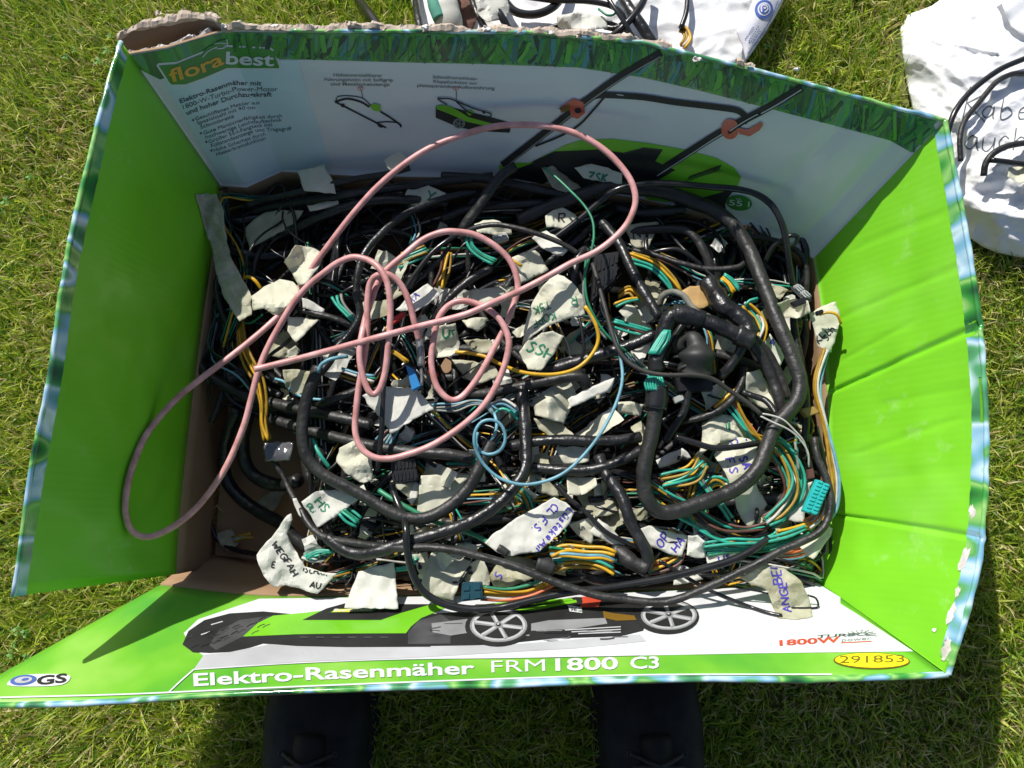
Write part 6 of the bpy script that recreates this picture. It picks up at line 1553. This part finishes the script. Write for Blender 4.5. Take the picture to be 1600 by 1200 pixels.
K('black double cable ending in yellow wires on the white bag', 4.2, TUBE, [(1070, -40, .07), (1074, -5, .075), (1072, 20, .078), (1064, 44, .078)], .075, gA)
bundle('yellow and white wire ends on the white bag', [(1062, 42), (1072, 48), (1074, 60), (1066, 72)], .075, 6, [YELW, WHITEW, OCHW, OCHW], group=gA)
K('dark cable end between the white bottle and the heap', 5, TAPE, [(728, -30, .08), (738, 0, .09), (745, 20, .095), (758, 44, .09)], .09, gA)
K('short black cable left of the drooping bow', 6, TUBE, [(770, 8, .09), (782, 24, .095), (794, 44, .09)], .09, gA)
K('thin green wire on the white bag behind the torn edge', 2, GREENW, [(935, 14, .09), (950, 24, .095), (962, 20, .095), (958, 8, .09)], .09, gA)
F('crumpled white tape flag on the heap left of the drooping bow', [(742, -12), (780, -20), (800, 10), (790, 30), (760, 34), (745, 20)], .10, .012, CREAM_W, folds=5, group=None)
F('crumpled pale tape flag near the thick slanting trunk', [(870, 24), (905, 18), (945, 26), (950, 44), (905, 48), (872, 42)], .092, .010, CREAM_W, folds=5, group=None)
F('brown rag behind the bottle-shaped wad', [(710, -20), (738, -10), (745, 30), (735, 50), (712, 44)], .075, .012, mat('brown_rag', (.16, .08, .06), .9, var=.4), folds=4, group=None, cat='rag', name='rag')
# white and green wad wrapped round a harness behind the torn edge
v, f, uv = tube_geo(catmull([W(690, -30, .09), W(693, 5, .10), (W(700, 30, .10)), W(706, 56, .09)], .004), lambda t: .016 + .006 * math.sin(3 * t), 14, .1)
wd = put('wrapped_wad', v, f, CREAM_W, None, smooth=True, uv=uv, label='white taped wad with green patch behind the torn carton edge', cat='wrapped end')
v, f, uv = tube_geo(catmull([W(676, -20, .10), W(680, 8, .112), W(688, 30, .11)], .004), .011, 10, .1)
put('green_patch', v, f, mat('teal_cloth', (.10, .36, .26), .8, var=.4), wd, smooth=True, uv=uv)

# ------------------------------------------------------------------ the person at the near side: shoes and trouser legs
LEATHER = mat('dark_leather', (.010, .010, .010), .6, spec=.25, color2=(.024, .023, .022), var_scale=30, bump=.3, bump_scale=160)
SOLE = mat('rubber_sole', (.012, .012, .012), .8, var=.3, bump=.3)
DENIM = mat('dark_trousers', (.016, .016, .018), .9, spec=.2, color2=(.010, .010, .012), var_scale=60, bump=.5, bump_scale=500)
LACE = mat('grey_lace', (.05, .05, .05), .8, color2=(.02, .02, .02), var_scale=120)
person = empty('person', (-.04, -.42, 0), 'person in dark trousers and black lace-up shoes standing in shade', 'person')
def loft(name, secs, m, parent, n=20, smooth=True):
    """secs: (centre x, y, base z, half width, height, squareness)"""
    v, f = [], []
    for cx, y, z0, hw, h, sq in secs:
        for k in range(n):
            t = 2 * math.pi * k / n
            c, s = math.cos(t), math.sin(t)
            e = lambda a: math.copysign(abs(a) ** sq, a)
            v.append((cx + hw * e(c), y, z0 + h * .5 * (1 + e(s))))
    for i in range(len(secs) - 1):
        for k in range(n):
            k2 = (k + 1) % n
            f.append((i * n + k, i * n + k2, (i + 1) * n + k2, (i + 1) * n + k))
    f.append(tuple(range(n))); f.append(tuple((len(secs) - 1) * n + k for k in range(n)))
    o = put(name, v, f, m, parent, smooth=smooth)
    return o
for sx, out in ((-.258, -1), (.183, 1)):
    sh = loft('shoe', [(sx, -.165, .012, .020, .03, .8), (sx, -.175, .01, .045, .05, .75), (sx, -.20, .01, .062, .068, .72), (sx, -.25, .01, .070, .082, .72), (sx, -.30, .01, .068, .098, .75), (sx, -.35, .01, .058, .118, .8),
                       (sx, -.40, .01, .052, .135, .85), (sx, -.45, .01, .05, .14, .85), (sx, -.485, .012, .042, .135, .8), (sx, -.50, .02, .025, .11, .8)], LEATHER, person)
    loft('sole', [(sx, -.158, .0, .022, .018, .6), (sx, -.17, .0, .052, .02, .5), (sx, -.20, .0, .069, .022, .5), (sx, -.26, .0, .076, .022, .5), (sx, -.34, .0, .064, .024, .5), (sx, -.45, .0, .057, .028, .5), (sx, -.505, .0, .035, .028, .6)], SOLE, sh)
    tv, tf, uv = tube_geo(catmull([(sx, -.268, .088), (sx, -.31, .106), (sx, -.35, .126), (sx, -.385, .142)], .008), lambda t: .022 + .004 * t, 12, .1)
    put('tongue', tv, tf, LEATHER, sh, smooth=True, uv=uv)
    for k in range(4):
        y = -.285 - k * .026; zz = .108 + k * .0115
        a, b = (sx - .034, y, zz - .008), (sx + .034, y - .016, zz - .004)
        mid = (sx, y - .008, zz + .021)
        for p, q in ((a, b), ((b[0], a[1], b[2]), (a[0], b[1], a[2]))):
            lv, lf, uv = tube_geo(catmull([p, mid, q], .005), .0026, 6)
            put('lace', lv, lf, LACE, sh, smooth=True, uv=uv)
        for p in (a, (b[0], a[1], b[2])):
            ev, ef, uv = tube_geo([(p[0] + 0.0032 * math.cos(t), p[1] + .0032 * math.sin(t), p[2] + .002) for t in np.linspace(0, 6.283, 11)], .0010, 6)
            put('eyelet', ev, ef, LACE, sh, smooth=True, uv=uv)
# both trouser legs and the seat as one continuous garment surface
def leg_ring(c, rx, ry, n=20): return [(c[0] + rx * math.cos(2 * math.pi * k / n), c[1] + ry * math.sin(2 * math.pi * k / n), c[2]) for k in range(n)]
v, f = [], []; n = 20
for sx in (-.258, .183):
    hip = -.13 if sx < 0 else .06
    secs = [((sx, -.445, .07), .072, .085), ((sx, -.45, .12), .070, .08), ((sx, -.46, .25), .072, .08), ((sx * .95, -.46, .42), .078, .084), ((sx * .9, -.47, .52), .082, .088), ((sx * .5 + hip * .5, -.55, .72), .10, .10), ((hip, -.66, .90), .115, .13)]
    b = len(v)
    for i, (c, rx, ry) in enumerate(secs):
        for p in leg_ring(c, rx, ry, n):
            q = .012 * noise.noise((p[0] * 14, p[1] * 14, p[2] * 18))
            v.append((p[0] + q, p[1] + q, p[2]))
    for i in range(len(secs) - 1):
        for k in range(n):
            k2 = (k + 1) % n; f.append((b + i * n + k, b + i * n + k2, b + (i + 1) * n + k2, b + (i + 1) * n + k))
b = len(v)
for c, rx, ry in [((-.035, -.66, .86), .17, .13), ((-.035, -.68, .95), .19, .14), ((-.035, -.70, 1.06), .175, .125)]: v += leg_ring(c, rx, ry, n)
for i in range(2):
    for k in range(n):
        k2 = (k + 1) % n; f.append((b + i * n + k, b + i * n + k2, b + (i + 1) * n + k2, b + (i + 1) * n + k))
f.append(tuple(b + k for k in range(n - 1, -1, -1))); f.append(tuple(b + 2 * n + k for k in range(n)))
put('trousers', v, f, DENIM, person, smooth=True)
